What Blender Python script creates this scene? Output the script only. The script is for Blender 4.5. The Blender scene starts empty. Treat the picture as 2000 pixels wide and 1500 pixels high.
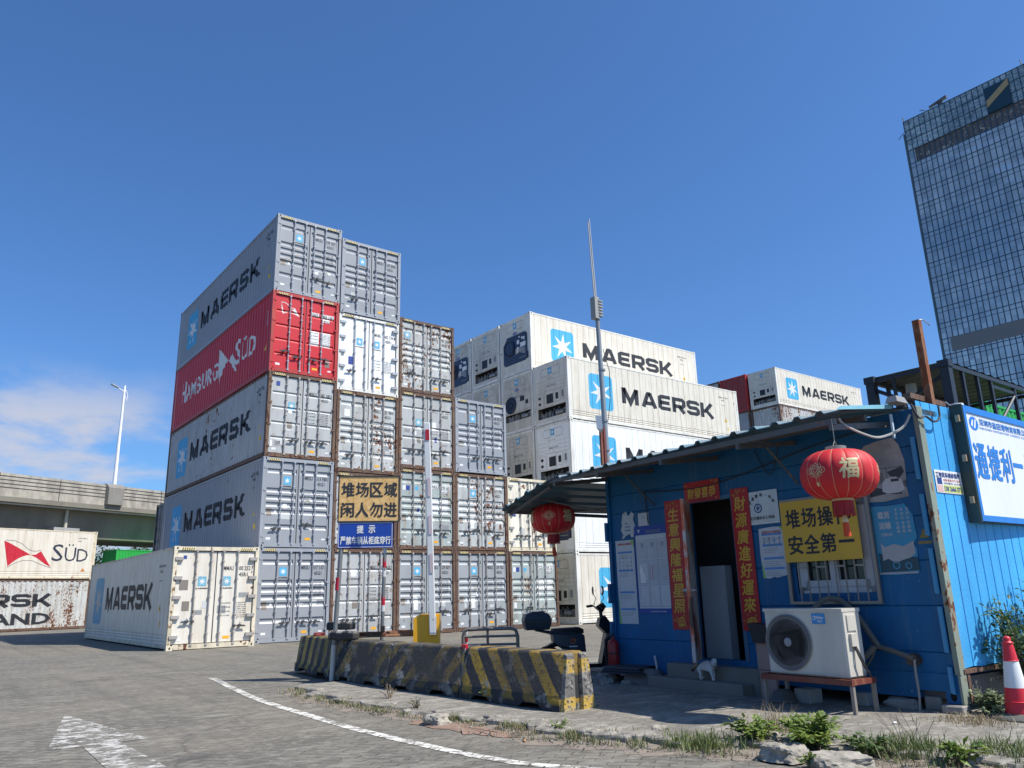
import bpy, bmesh, math, random
from math import sin, cos, pi, radians as rad
from mathutils import Vector, Matrix, noise
random.seed(7)
SC = bpy.context.scene
COL = SC.collection
# ------------------------------------------------------------------ camera
CAMP = Vector((-8.79639, -24.59461, 1.26322))
yaw, pit, rol = 0.6583256, 0.2645508, -0.0260908
F = Vector((sin(yaw)*cos(pit), cos(yaw)*cos(pit), sin(pit)))
R = Vector((cos(yaw), -sin(yaw), 0)); U = R.cross(F)
R2 = R*cos(rol)+U*sin(rol); U2 = -R*sin(rol)+U*cos(rol)
cd = bpy.data.cameras.new("camera"); cam = bpy.data.objects.new("camera", cd); COL.objects.link(cam)
M = Matrix((R2, U2, -F)).transposed().to_4x4(); M.translation = CAMP
cam.matrix_world = M
cd.sensor_width = 36; cd.lens = 36*1517.56/2000; cd.clip_start = .05; cd.clip_end = 6000
SC.camera = cam
# ------------------------------------------------------------------ sun, sky, exposure
SUN = Vector((.37, -.60, 1.0)).normalized()
sl = bpy.data.lights.new("sun", 'SUN'); sl.energy = 5.0; sl.angle = rad(.53); sl.color = (1, .955, .88)
so = bpy.data.objects.new("sun", sl); COL.objects.link(so)
so.rotation_euler = SUN.to_track_quat('Z', 'Y').to_euler(); so.location = (0, -30, 40)
SC.view_settings.view_transform = 'Standard'; SC.view_settings.look = 'None'
SC.view_settings.exposure = 0.36; SC.view_settings.gamma = 1
W = bpy.data.worlds.new("World"); SC.world = W; W.use_nodes = True
nt = W.node_tree; nt.nodes.clear()
def wn(t): return nt.nodes.new(t)
sky = wn('ShaderNodeTexSky'); sky.sky_type = 'NISHITA'; sky.sun_disc = False
sky.sun_elevation = math.asin(SUN.z); sky.sun_rotation = math.atan2(SUN.x, SUN.y)
sky.altitude = 0; sky.air_density = 1.0; sky.dust_density = .9; sky.ozone_density = 3.2
bg = wn('ShaderNodeBackground'); bg.inputs[1].default_value = .081
tc = wn('ShaderNodeTexCoord'); sp = wn('ShaderNodeSeparateXYZ'); nt.links.new(tc.outputs['Generated'], sp.inputs[0])
def wm(op, a, b=None, c=None):
    n = wn('ShaderNodeMath'); n.operation = op
    for i, v in enumerate((a, b, c)):
        if v is None: continue
        if isinstance(v, (int, float)): n.inputs[i].default_value = v
        else: nt.links.new(v, n.inputs[i])
    return n.outputs[0]
zz = wm('ADD', wm('MAXIMUM', sp.outputs[2], 0), .22)
cb = wn('ShaderNodeCombineXYZ'); nt.links.new(wm('DIVIDE', sp.outputs[0], zz), cb.inputs[0]); nt.links.new(wm('DIVIDE', sp.outputs[1], zz), cb.inputs[1])
nz = wn('ShaderNodeTexNoise'); nz.inputs['Scale'].default_value = 2.6; nz.inputs['Detail'].default_value = 8; nz.inputs['Roughness'].default_value = .58; nz.inputs['Distortion'].default_value = .25
nt.links.new(cb.outputs[0], nz.inputs[0])
def wr(v, a, b, c=0., d=1.):
    n = wn('ShaderNodeMapRange'); n.interpolation_type = 'SMOOTHSTEP'; nt.links.new(v, n.inputs[0])
    for i, q in enumerate((a, b, c, d)): n.inputs[i+1].default_value = q
    return n.outputs[0]
dp = wn('ShaderNodeVectorMath'); dp.operation = 'DOT_PRODUCT'; nt.links.new(tc.outputs['Generated'], dp.inputs[0]); dp.inputs[1].default_value = (-.08, .98, .15)
cm = wm('MULTIPLY', wm('MULTIPLY', wr(nz.outputs[0], .37, .60), wr(dp.outputs['Value'], .925, .965)), wm('SUBTRACT',1,wr(sp.outputs[2], .19, .28)))
cm = wm('MULTIPLY', cm, .95)
mx = wn('ShaderNodeMix'); mx.data_type = 'RGBA'; nt.links.new(cm, mx.inputs[0]); mx.inputs[7].default_value = (5.6, 5.9, 7.0, 1)
tint = wn('ShaderNodeMix'); tint.data_type = 'RGBA'; tint.blend_type = 'MULTIPLY'; tint.inputs[0].default_value = 1; tint.inputs[7].default_value = (.73, 1.13, 1.58, 1)
nt.links.new(sky.outputs[0], tint.inputs[6])
nt.links.new(tint.outputs[2], mx.inputs[6]); nt.links.new(mx.outputs[2], bg.inputs[0])
wo = wn('ShaderNodeOutputWorld'); nt.links.new(bg.outputs[0], wo.inputs[0])

# ------------------------------------------------------------------ material helpers
class NT:
    def __init__(s, name):
        s.m = bpy.data.materials.new(name); s.m.use_nodes = True; s.t = s.m.node_tree; s.t.nodes.clear()
        s.o = s.n('ShaderNodeOutputMaterial'); s.p = s.n('ShaderNodeBsdfPrincipled'); s.l(s.p.outputs[0], s.o.inputs[0])
    def n(s, t): return s.t.nodes.new(t)
    def l(s, a, b): s.t.links.new(a, b)
    def coord(s, scale=(1, 1, 1), rand=True, kind='Object', rot=(0, 0, 0)):
        c = s.n('ShaderNodeTexCoord'); m = s.n('ShaderNodeMapping'); m.inputs['Scale'].default_value = scale; m.inputs['Rotation'].default_value = rot
        src = c.outputs[kind]
        if rand:
            oi = s.n('ShaderNodeObjectInfo'); mu = s.math('MULTIPLY', oi.outputs['Random'], 37.)
            ad = s.n('ShaderNodeVectorMath'); ad.operation = 'ADD'; s.l(src, ad.inputs[0]); s.l(mu, ad.inputs[1]); src = ad.outputs[0]
        s.l(src, m.inputs[0]); return m.outputs[0]
    def math(s, op, a, b=None):
        n = s.n('ShaderNodeMath'); n.operation = op
        for i, v in enumerate((a, b)):
            if v is None: continue
            if isinstance(v, (int, float)): n.inputs[i].default_value = v
            else: s.l(v, n.inputs[i])
        return n.outputs[0]
    def noise(s, vec, scale, detail=4, rough=.5, dist=0):
        n = s.n('ShaderNodeTexNoise'); n.inputs['Scale'].default_value = scale; n.inputs['Detail'].default_value = detail
        n.inputs['Roughness'].default_value = rough; n.inputs['Distortion'].default_value = dist; s.l(vec, n.inputs[0]); return n.outputs[0]
    def rng(s, v, a, b, c=0., d=1.):
        n = s.n('ShaderNodeMapRange'); s.l(v, n.inputs[0])
        for i, q in enumerate((a, b, c, d)): n.inputs[i+1].default_value = q
        return n.outputs[0]
    def mix(s, f, a, b, mode='MIX'):
        n = s.n('ShaderNodeMix'); n.data_type = 'RGBA'; n.blend_type = mode
        if isinstance(f, (int, float)): n.inputs[0].default_value = f
        else: s.l(f, n.inputs[0])
        for i, v in ((6, a), (7, b)):
            if isinstance(v, tuple): n.inputs[i].default_value = (*v, 1) if len(v) == 3 else v
            else: s.l(v, n.inputs[i])
        return n.outputs[2]
    def bump(s, h, strength=.3, dist=.01):
        b = s.n('ShaderNodeBump'); b.inputs['Strength'].default_value = strength; b.inputs['Distance'].default_value = dist
        s.l(h, b.inputs['Height']); s.l(b.outputs[0], s.p.inputs['Normal'])
    def fin(s, col, rough=.5, metal=0., spec=None):
        if isinstance(col, tuple): s.p.inputs['Base Color'].default_value = (*col[:3], 1)
        else: s.l(col, s.p.inputs['Base Color'])
        if isinstance(rough, (int, float)): s.p.inputs['Roughness'].default_value = rough
        else: s.l(rough, s.p.inputs['Roughness'])
        s.p.inputs['Metallic'].default_value = metal
        if spec is not None: s.p.inputs['Specular IOR Level'].default_value = spec
        return s.m
_mats = {}
RUST = (.095, .036, .018)
def paint(name, col, rust=0., dirt=.25, rough=.5, metal=0., bump=.15, rcol=RUST, dcol=(.16, .13, .09), streak=.3, sc=1.):
    if name in _mats: return _mats[name]
    s = NT(name); v = s.coord((1, 1, streak)); v1 = s.coord()
    a = s.noise(v, 3.2*sc, 5, .6); b = s.noise(v1, .9*sc, 2)
    c = s.mix(s.math('MULTIPLY', s.rng(a, .42, .72), dirt), col, dcol)
    c = s.mix(s.rng(b, .35, .65, 0., .22), c, tuple(min(1, x*1.25) for x in col))
    rr = rough
    if rust > 0:
        sp_ = s.noise(s.coord((1, 1, .7)), 9.5*sc, 6, .62); lo = s.noise(v, 1.3*sc, 5, .6); r0 = s.math('ADD', s.math('MULTIPLY', sp_, .52), s.math('MULTIPLY', lo, .48)); t = .665-.19*rust
        rm = s.rng(r0, t, t+.018)
        dr = s.rng(s.noise(s.coord((1, 1, .055)), 13*sc, 4, .6), .54, .66); dr = s.math('MULTIPLY', dr, s.rng(s.noise(s.coord((1, 1, .6)), 1.7*sc, 3), .60-.16*rust, .68-.16*rust))
        halo = s.math('MAXIMUM', s.rng(r0, t-.035, t+.01, 0, .6), s.math('MULTIPLY', dr, .75))
        c = s.mix(halo, c, tuple(.5*col[i]+.5*x for i, x in enumerate((.45, .27, .12))))
        rc = s.mix(s.noise(v1, 14*sc, 3), rcol, tuple(x*1.6 for x in rcol))
        c = s.mix(rm, c, rc); rr = s.math('ADD', s.math('MULTIPLY', rm, .35), rough)
    fine = s.noise(v1, 40*sc, 3); s.bump(s.math('ADD', fine, s.math('MULTIPLY', a, 1.5)), bump, .006)
    _mats[name] = s.fin(c, rr, metal); return _mats[name]
def flat(name, col, rough=.55, metal=0., emis=None):
    if name in _mats: return _mats[name]
    s = NT(name); n = s.noise(s.coord(), 6, 4)
    c = s.mix(s.rng(n, .3, .7, 0, .3), col, tuple(x*.6 for x in col))
    _mats[name] = s.fin(c, rough, metal); return _mats[name]

# ------------------------------------------------------------------ mesh helpers
class MB:
    def __init__(s): s.v = []; s.f = []; s.mi = []; s.cur = 0; s.T = None
    def add(s, vs, fs):
        o = len(s.v)
        s.v += [tuple(s.T @ Vector(p)) if s.T is not None else tuple(p) for p in vs]
        for f in fs: s.f.append(tuple(o+i for i in f)); s.mi.append(s.cur)
    def box(s, x0, x1, y0, y1, z0, z1):
        s.add([(x0,y0,z0),(x1,y0,z0),(x1,y1,z0),(x0,y1,z0),(x0,y0,z1),(x1,y0,z1),(x1,y1,z1),(x0,y1,z1)],
              [(0,3,2,1),(4,5,6,7),(0,1,5,4),(1,2,6,5),(2,3,7,6),(3,0,4,7)])
    def cbox(s, x0, x1, y0, y1, z0, z1, c):   # box with chamfered edges
        xs=(x0,x1); ys=(y0,y1); zs=(z0,z1); P=[]
        for i in range(8):
            sx,sy,sz=i&1,(i>>1)&1,(i>>2)&1
            X,Y,Z=xs[sx],ys[sy],zs[sz]; dx,dy,dz=(c,-c)[sx],(c,-c)[sy],(c,-c)[sz]
            P += [(X,Y+dy,Z+dz),(X+dx,Y,Z+dz),(X+dx,Y+dy,Z)]
        bm = bmesh.new(); vs=[bm.verts.new(p) for p in P]; r=bmesh.ops.convex_hull(bm, input=vs); bm.verts.index_update()
        s.add([v.co for v in bm.verts],[[v.index for v in f.verts] for f in bm.faces]); bm.free()
    def hull(s, P):
        bm = bmesh.new(); vs=[bm.verts.new(p) for p in P]; bmesh.ops.convex_hull(bm, input=vs)
        bmesh.ops.delete(bm, geom=[v for v in bm.verts if not v.link_faces], context='VERTS'); bm.verts.index_update()
        s.add([v.co for v in bm.verts],[[v.index for v in f.verts] for f in bm.faces]); bm.free()
    def cyl(s, a, b, r0, r1=None, n=10, cap=True):
        a = Vector(a); b = Vector(b); r1 = r0 if r1 is None else r1; d = (b-a).normalized()
        q = d.orthogonal().normalized(); w = d.cross(q); vs = []
        for i in range(n):
            t = 2*pi*i/n; e = q*cos(t)+w*sin(t); vs += [a+e*r0, b+e*r1]
        fs = [(2*i, 2*((i+1)%n), 2*((i+1)%n)+1, 2*i+1) for i in range(n)]
        if cap: fs += [tuple(2*i for i in range(n))[::-1], tuple(2*i+1 for i in range(n))]
        s.add(vs, fs)
    def tube(s, pts, r, n=8):
        pts = [Vector(p) for p in pts]; rs = r if isinstance(r, list) else [r]*len(pts); vs = []; q = None
        for i, p in enumerate(pts):
            d = (pts[min(i+1, len(pts)-1)]-pts[max(i-1, 0)]).normalized()
            q = d.orthogonal().normalized() if q is None else (q-d*q.dot(d)).normalized()
            w = d.cross(q); vs += [p+(q*cos(2*pi*k/n)+w*sin(2*pi*k/n))*rs[i] for k in range(n)]
        fs = [(i*n+k, i*n+(k+1)%n, (i+1)*n+(k+1)%n, (i+1)*n+k) for i in range(len(pts)-1) for k in range(n)]
        fs += [tuple(range(n))[::-1], tuple((len(pts)-1)*n+k for k in range(n))]
        s.add(vs, fs)
    def lathe(s, prof, c=(0, 0, 0), n=20, sx=1, sy=1):
        vs = [(c[0]+r*sx*cos(2*pi*k/n), c[1]+r*sy*sin(2*pi*k/n), c[2]+z) for r, z in prof for k in range(n)]
        fs = [(i*n+k, i*n+(k+1)%n, (i+1)*n+(k+1)%n, (i+1)*n+k) for i in range(len(prof)-1) for k in range(n)]
        fs += [tuple(range(n))[::-1], tuple((len(prof)-1)*n+k for k in range(n))]
        s.add(vs, fs)
    def prism(s, poly, O, r, u, n, d):      # polygon extruded: from plane O along n by d
        O=Vector(O); r=Vector(r); u=Vector(u); n=Vector(n); k=len(poly)
        vs=[O+r*a+u*b for a,b in poly]+[O+r*a+u*b+n*d for a,b in poly]
        s.add(vs, [tuple(range(k))[::-1], tuple(range(k,2*k))]+[(i,(i+1)%k,k+(i+1)%k,k+i) for i in range(k)])
    def sheet(s, A, B):
        k=len(A); s.add(list(A)+list(B), [(i,i+1,k+i+1,k+i) for i in range(k-1)])
    def quad(s, a, b, c, d): s.add([a,b,c,d],[(0,1,2,3)])
    def build(s, name, mats, parent=None, loc=None, smooth=False, auto=False, shift=None):
        me = bpy.data.meshes.new(name)
        vs = s.v
        if auto and vs:
            xs=[p[0] for p in vs]; ys=[p[1] for p in vs]; zs=[p[2] for p in vs]
            loc=((min(xs)+max(xs))/2,(min(ys)+max(ys))/2,min(zs)); vs=[(p[0]-loc[0],p[1]-loc[1],p[2]-loc[2]) for p in vs]
        me.from_pydata(vs, [], s.f)
        for m in (mats if isinstance(mats, (list, tuple)) else [mats]): me.materials.append(m)
        me.polygons.foreach_set('material_index', s.mi)
        if smooth:
            me.polygons.foreach_set('use_smooth', [True]*len(s.f))
        me.update()
        o = bpy.data.objects.new(name, me); COL.objects.link(o)
        if smooth and smooth != 1:
            bm=bmesh.new(); bm.from_mesh(me); 
            for e in bm.edges:
                if len(e.link_faces)==2 and e.calc_face_angle(0)>rad(smooth): e.smooth=False
            bm.to_mesh(me); bm.free()
        if parent: o.parent = parent
        if loc is not None: o.location = loc
        return o
def tag(o, label=None, cat=None, group=None, kind=None):
    if label: o['label'] = label
    if cat: o['category'] = cat
    if group: o['group'] = group
    if kind: o['kind'] = kind
    return o
def thing(name, label, cat, loc=(0, 0, 0), rz=0., group=None):
    o = bpy.data.objects.new(name, None); COL.objects.link(o); o.location = loc; o.rotation_euler = (0, 0, rz); o.empty_display_size=.2
    return tag(o, label, cat, group)
def inst(mesh, name, parent, loc=(0,0,0), rz=0.):
    o = bpy.data.objects.new(name, mesh); COL.objects.link(o); o.parent = parent; o.location = loc; o.rotation_euler[2] = rz; return o

# ------------------------------------------------------------------ lettering
_tc = {}
def glyphs(txt, bold=0., shear=0.):
    k = (txt, bold, shear)
    if k in _tc: return _tc[k]
    c = bpy.data.curves.new('t', 'FONT'); c.body = txt; c.size = 1; c.offset = bold; c.shear = shear; c.resolution_u = 2; c.fill_mode = 'FRONT' if hasattr(c,'fill_mode') else c.fill_mode
    o = bpy.data.objects.new('t', c); COL.objects.link(o); dg = bpy.context.evaluated_depsgraph_get()
    me = bpy.data.meshes.new_from_object(o.evaluated_get(dg)); 
    V = [(v.co.x, v.co.y) for v in me.vertices]; Fc = [tuple(p.vertices) for p in me.polygons]
    bpy.data.objects.remove(o); bpy.data.curves.remove(c); bpy.data.meshes.remove(me)
    if not V: V = [(0,0),(1,0),(0,1)]; Fc=[(0,1,2)]
    x0=min(v[0] for v in V); x1=max(v[0] for v in V); y0=min(v[1] for v in V); y1=max(v[1] for v in V)
    _tc[k] = ([((x-x0)/(x1-x0), (y-y0)/(y1-y0)) for x, y in V], Fc, (x1-x0)/(y1-y0)); return _tc[k]
def fit(g, x, y, w, h):
    if w is None: w = g[2]*h
    return [(x+a*w, y+b*h) for a, b in g[0]], g[1]
def stroke(pts, t, closed=False):   # thick polyline with mitred joints -> quads
    n=len(pts); L=[]; Rr=[]
    P=[Vector(p) for p in pts]
    for i in range(n):
        a=P[i-1] if (i>0 or closed) else None; b=P[(i+1)%n] if (i<n-1 or closed) else None
        d1=(P[i]-a).normalized() if a is not None else None; d2=(b-P[i]).normalized() if b is not None else None
        if d1 is None: m=Vector((-d2.y,d2.x))*t/2
        elif d2 is None: m=Vector((-d1.y,d1.x))*t/2
        else:
            n1=Vector((-d1.y,d1.x)); n2=Vector((-d2.y,d2.x)); m=(n1+n2).normalized(); m=m*(t/2/max(.35,m.dot(n1)))
        L.append(tuple(P[i]+m)); Rr.append(tuple(P[i]-m))
    V=L+Rr; Fc=[(i,(i+1)%n,n+(i+1)%n,n+i) for i in range(n if closed else n-1)]
    return V,Fc
def merge(lst):
    V=[];Fc=[]
    for v,f in lst: o=len(V); V+=list(v); Fc+=[tuple(o+i for i in q) for q in f]
    return V,Fc
def norm(vf):
    V,Fc=vf; x0=min(v[0] for v in V); x1=max(v[0] for v in V); y0=min(v[1] for v in V); y1=max(v[1] for v in V)
    return ([((x-x0)/(x1-x0),(y-y0)/(y1-y0)) for x,y in V],Fc,(x1-x0)/(y1-y0))
def wordmark():
    t=.24; h=t/2; L=[]; x=0
    def put(w, strokes):
        nonlocal x
        for s in strokes: L.append(stroke([(x+a,b) for a,b in s], t))
        x+=w
    put(1.20,[[(h,0),(h,1)],[(h,.98),(.51,.10),(1.02-h,.98)],[(1.02-h,0),(1.02-h,1)]])
    put(1.06,[[(.10,0),(.43,.94)],[(.86,0),(.53,.94)],[(.25,.27),(.71,.27)],[(.38,.89),(.58,.89)]])
    put(.92,[[(.80,1-h),(.22,1-h),(h,.80),(h,.20),(.22,h),(.80,h)],[(h,.5),(.74,.5)]])
    put(.98,[[(h,0),(h,1-h),(.68,1-h),(.80-.01,.78),(.80-.01,.53),(.68,.42),(h,.42)],[(.46,.42),(.80,0)]])
    put(.98,[[(.80-.01,.72),(.80-.01,.80),(.69,1-h),(.22,1-h),(h,.80),(h,.62),(.22,.50),(.69,.50),(.79,.38),(.79,.20),(.69,h),(.22,h),(h,.20),(h,.28)]])
    put(1.0,[[(h,0),(h,1)],[(.16,.42),(.36,.46),(.80,1.0)],[(.38,.52),(.86,0)]])
    return norm(merge(L))
WM = wordmark()
def rsq(x,y,w,h,r=.12,n=5):
    P=[]; r=r*w
    for cx,cy,a0 in ((x+w-r,y+h-r,0),(x+r,y+h-r,90),(x+r,y+r,180),(x+w-r,y+r,270)):
        for k in range(n+1): a=rad(a0+90*k/n); P.append((cx+r*cos(a),cy+r*sin(a)))
    return P,[tuple(range(len(P)))]
def star(cx,cy,r,k=7,inner=.34,rot=90,sx=1.,sy=1.):
    P=[(cx,cy)]
    for i in range(2*k): a=rad(rot+180*i/k); q=r*(1 if i%2==0 else inner); P.append((cx+q*cos(a)*sx,cy+q*sin(a)*sy))
    return P,[(0,1+i,1+(i+1)%(2*k)) for i in range(2*k)]
def disc(cx,cy,r,n=20,ry=None):
    ry=ry or r
    return [(cx+r*cos(2*pi*i/n),cy+ry*sin(2*pi*i/n)) for i in range(n)],[tuple(range(n))]
def ring(cx,cy,r,t,n=24,ry=None):
    return stroke([(cx+r*cos(2*pi*i/n),cy+(ry or r)*sin(2*pi*i/n)) for i in range(n)],t,True)
def rect(x,y,w,h): return [(x,y),(x+w,y),(x+w,y+h),(x,y+h)],[(0,1,2,3)]
def poly(*p): return list(p),[tuple(range(len(p)))]
class Surf:
    """a plane (or ribbed panel) that 2D marks are laid on"""
    def __init__(s,O,r,u,n,prof=None,axis=0,lift=.003):
        s.O=Vector(O);s.r=Vector(r);s.u=Vector(u);s.n=Vector(n);s.prof=prof;s.axis=axis;s.lift=lift
    def depth(s,t):
        p=s.prof
        if t<=p[0][0]: return p[0][1]
        lo,hi=0,len(p)-1
        if t>=p[hi][0]: return p[hi][1]
        while hi-lo>1:
            m=(lo+hi)//2
            if p[m][0]<=t: lo=m
            else: hi=m
        a,b=p[lo],p[hi]; return a[1]+(b[1]-a[1])*(t-a[0])/(b[0]-a[0])
    def pt(s,a,b,lift=0):
        d=s.depth((a,b)[s.axis]) if s.prof else 0
        return s.O+s.r*a+s.u*b+s.n*(s.lift+lift-d)
    def put(s,mb,vf,lift=0,mi=0):
        mb.cur=mi; V,Fc=vf[0],vf[1]
        if s.prof:
            lo=min(v[s.axis] for v in V); hi=max(v[s.axis] for v in V)
            cuts=[t for t,_ in s.prof if lo+1e-4<t<hi-1e-4]
            if cuts:
                bm=bmesh.new(); vs=[bm.verts.new((a,b,0)) for a,b in V]
                for f in Fc:
                    try: bm.faces.new([vs[i] for i in f])
                    except ValueError: pass
                no=(1,0,0) if s.axis==0 else (0,1,0)
                for c in cuts:
                    co=(c,0,0) if s.axis==0 else (0,c,0)
                    bmesh.ops.bisect_plane(bm,geom=bm.verts[:]+bm.edges[:]+bm.faces[:],plane_co=co,plane_no=no,dist=1e-5)
                bm.verts.index_update(); V=[(v.co.x,v.co.y) for v in bm.verts]; Fc=[[v.index for v in f.verts] for f in bm.faces]; bm.free()
        mb.add([s.pt(a,b,lift) for a,b in V],Fc)
    def text(s,mb,t,x,y,w,h,bold=.012,lift=0,mi=0,shear=0.):
        if t=='一': s.put(mb,rect(x,y+h*.44,w,h*.15),lift,mi); return
        if ord(t[0])>0x2e00:      # east asian characters: embolden by layered, slightly shifted copies
            g=fit(glyphs(t,0,shear),x,y,w,h); b=min(bold,.03)*1.05*h
            for i,(dx,dy) in enumerate(((0,0),(b,0),(-b,0),(0,b),(0,-b),(b,b),(-b,-b))[:1 if bold<=0 else (3 if h<.04 else 7)]):
                s.put(mb,([(p[0]+dx,p[1]+dy) for p in g[0]],g[1]),lift+.0002*i,mi)
            return
        s.put(mb,fit(glyphs(t,bold,shear),x,y,w,h),lift,mi)
# ------------------------------------------------------------------ shared materials
BLACK=flat('lettering_dark',(.022,.024,.03),.6); WHITEL=flat('lettering_white',(.75,.75,.73),.6)
CYAN=flat('emblem_blue',(.075,.42,.68),.5); CYANF=flat('emblem_blue_faded',(.16,.42,.55),.6)
DARK=flat('gasket_black',(.02,.02,.022),.8); HOLE=flat('casting_hole',(.008,.008,.008),.95)
YEL=flat('marking_yellow',(.75,.5,.06),.5); CREAM_Y=flat('stripe_cream',(.80,.66,.30),.5); ORA=flat('sticker_orange',(.85,.42,.02),.5); STK=flat('sticker_white',(.78,.78,.76),.5)
STG=flat('sticker_brown',(.22,.19,.16),.6); STB=flat('sticker_blue',(.03,.06,.28),.5); GAL=paint('galvanised_bar',(.42,.43,.45),.1,.35,.42,.35)
BARD=paint('old_bar',(.36,.34,.32),.35,.5,.6); HAND=flat('handle_grey',(.06,.06,.065),.5)
JUNK=paint('machinery_grey',(.22,.23,.24),.1,.6,.5); NAVY=flat('unit_navy',(.02,.035,.075),.45); FANB=flat('fan_black',(.012,.014,.018),.5)
GASK=flat('seal_grey',(.06,.06,.065),.8)
CW=2.438; CL=12.192; CH=2.896
def body(name,col,rust,dirt,rough=.5,**k): return paint(name,col,rust,dirt,rough,**k)
BM={'new':body('paint_new_grey',(.29,.305,.325),.02,.12,.45),'new2':body('paint_blue_grey',(.32,.34,.355),.25,.3,.5),
 'old':body('paint_light_grey',(.42,.43,.425),.32,.35,.55),'rusty':body('paint_rusty_grey',(.46,.48,.475),.56,.5,.6),
 'green':body('paint_greenish_grey',(.36,.41,.40),.48,.55,.6),'red':body('paint_red',(.54,.015,.022),.0,.12,.45,bump=.1),
 'white':body('paint_white',(.82,.82,.80),.06,.22,.5,streak=.15),'cream':body('paint_cream',(.80,.75,.62),.30,.35,.55),
 'ivory':body('paint_ivory',(.70,.655,.56),.16,.42,.5,dcol=(.40,.30,.18),streak=.12,sc=1.6),'dirtyw':body('paint_stained_white',(.60,.56,.48),.14,.5,.6),'bgreen':body('paint_bright_green',(.012,.33,.045),.0,.15,.5),
 'rw':body('paint_scabbed_grey',(.52,.53,.51),.66,.4,.6,sc=1.3),'dk':body('paint_dark_grey',(.09,.095,.10),.1,.3),'ired':body('paint_dull_red',(.26,.02,.02),.1,.3)}
FR={'new':paint('frame_grey',(.30,.32,.35),.14,.2,.5),'rust':paint('frame_rust',(.10,.052,.038),.6,.6,.75,rcol=(.06,.024,.015)),'red':paint('frame_red',(.42,.018,.02),.3,.3,.55),
 'cream':paint('frame_cream',(.70,.62,.46),.36,.45,.6),'white':paint('frame_white',(.74,.72,.66),.25,.35,.55),'green':BM['bgreen'],'dk':BM['dk']}
def corr(L,per=.278,d=.036,a=.2):
    P=[(0,0),(a-.02,0)]; t=a
    while t<L-a-per:
        P+=[(t,d),(t+.070,d),(t+.138,0),(t+.210,0)]; t+=per
    return P+[(L,0)]
def groove(L,per=.40,d=.012):
    P=[(0,0)]; t=.25
    while t<L-.3: P+=[(t,0),(t+.008,d),(t+.022,d),(t+.030,0)]; t+=per
    return P+[(L,0)]
def dprof(kind,h):
    z0,z1=.17,h-.17; H=z1-z0
    if kind=='A': cs=[.90,.655,.565,.475,.385,.20]; w=.045
    elif kind=='A2': cs=[.90,.64,.55,.46,.37,.19]; w=.045
    elif kind=='B': cs=[.80,.60,.40,.20]; w=.016
    elif kind=='B2': cs=[.84,.56,.40,.22]; w=.022
    else: return [(z0,0),(z1,0)]
    P=[(z0,0)]
    for f in sorted(cs):
        c=z0+f*H; P+=[(c-w-.055,0),(c-w,.034),(c+w,.034),(c+w+.014,0)]
    return P+[(z1,0)]
_sh={}
def shared(key,fn,mats):
    if key not in _sh:
        mb=MB(); fn(mb); o=mb.build('m',mats); _sh[key]=o.data; bpy.data.objects.remove(o)
    return _sh[key]
def smat(o,m,i=0): o.material_slots[i].link='OBJECT'; o.material_slots[i].material=m
def part(key,fn,mats,name,parent,m=None,loc=(0,0,0)):
    o=inst(shared(key,fn,mats),name,parent,loc)
    if m: smat(o,m)
    return o
def frame_fn(L,h,reefer):
    def f(mb):
        w=CW
        for x0,x1 in ((0,.10),(w-.10,w)): 
            mb.box(x0,x1,0,.11,.118,h-.118); mb.box(x0,x1,L-.11,L,.118,h-.118)
        for y0,y1 in ((.004,.10),(L-.10,L-.004)):
            mb.box(.162,w-.162,y0,y1,h-.12,h-.012); mb.box(.162,w-.162,y0,y1,.02,.15)
        for x0,x1 in ((.004,.07),(w-.07,w-.004)):
            mb.box(x0,x1,.178,L-.178,h-.085,h-.02)
            if reefer: mb.box(x0,x1,.178,L-.178,.05,.16)
            else: mb.box(x0,x1,.178,L-.178,.03,.16)
        # closed sides behind the rails' ends
        for x0,x1 in ((.012,.06),(w-.06,w-.012)):
            for a,b in ((.11,.20),(L-.20,L-.11)): mb.box(x0,x1,a,b,.118,h-.05)
        for i in range(8): y=.8+i*(L-1.6)/7; mb.box(.07,w-.07,y,y+.12,.04,.14)
    return f
def cast_fn(mb):
    mb.box(-.003,.165,-.003,.181,-.001,.1185)
    mb.cur=1
    def oval(O,r,u,n,a,b,rx,ry): mb.prism([(a+rx*cos(2*pi*i/10),b+ry*sin(2*pi*i/10)) for i in range(10)],O,r,u,n,.002)
    oval((0,-.003,0),(1,0,0),(0,0,1),(0,-1,0),.085,.06,.022,.038)
    oval((-.003,0,0),(0,1,0),(0,0,1),(-1,0,0),.09,.06,.03,.035)
    oval((.165,0,0),(0,1,0),(0,0,1),(1,0,0),.09,.06,.03,.035)
def side_fn(L,h,prof,right,ribs):
    def f(mb):
        n=1 if right else -1; x=(CW-.014) if right else .014
        zb=.16; zt=h-.085
        if ribs:   # reefer lower ribs
            A=lambda z,dd:[(x-n*(d+dd),t,z) for t,d in prof]
            zs=[(zb,0),(.18,0),(.195,.014),(.225,.014),(.24,0),(.27,0),(.285,.014),(.315,.014),(.33,0),(.36,0),(.375,.014),(.405,.014),(.42,0),(zt,0)]
            for (z0,d0),(z1,d1) in zip(zs,zs[1:]): mb.sheet([(x-n*(p[1]+d0),p[0],z0) for p in prof],[(x-n*(p[1]+d1),p[0],z1) for p in prof])
        else: mb.sheet([(x-n*d,t,zb) for t,d in prof],[(x-n*d,t,zt) for t,d in prof])
    return f
def roof_fn(L,h):
    return lambda mb: mb.box(.06,CW-.06,.1,L-.1,h-.06,h-.028)
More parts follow.
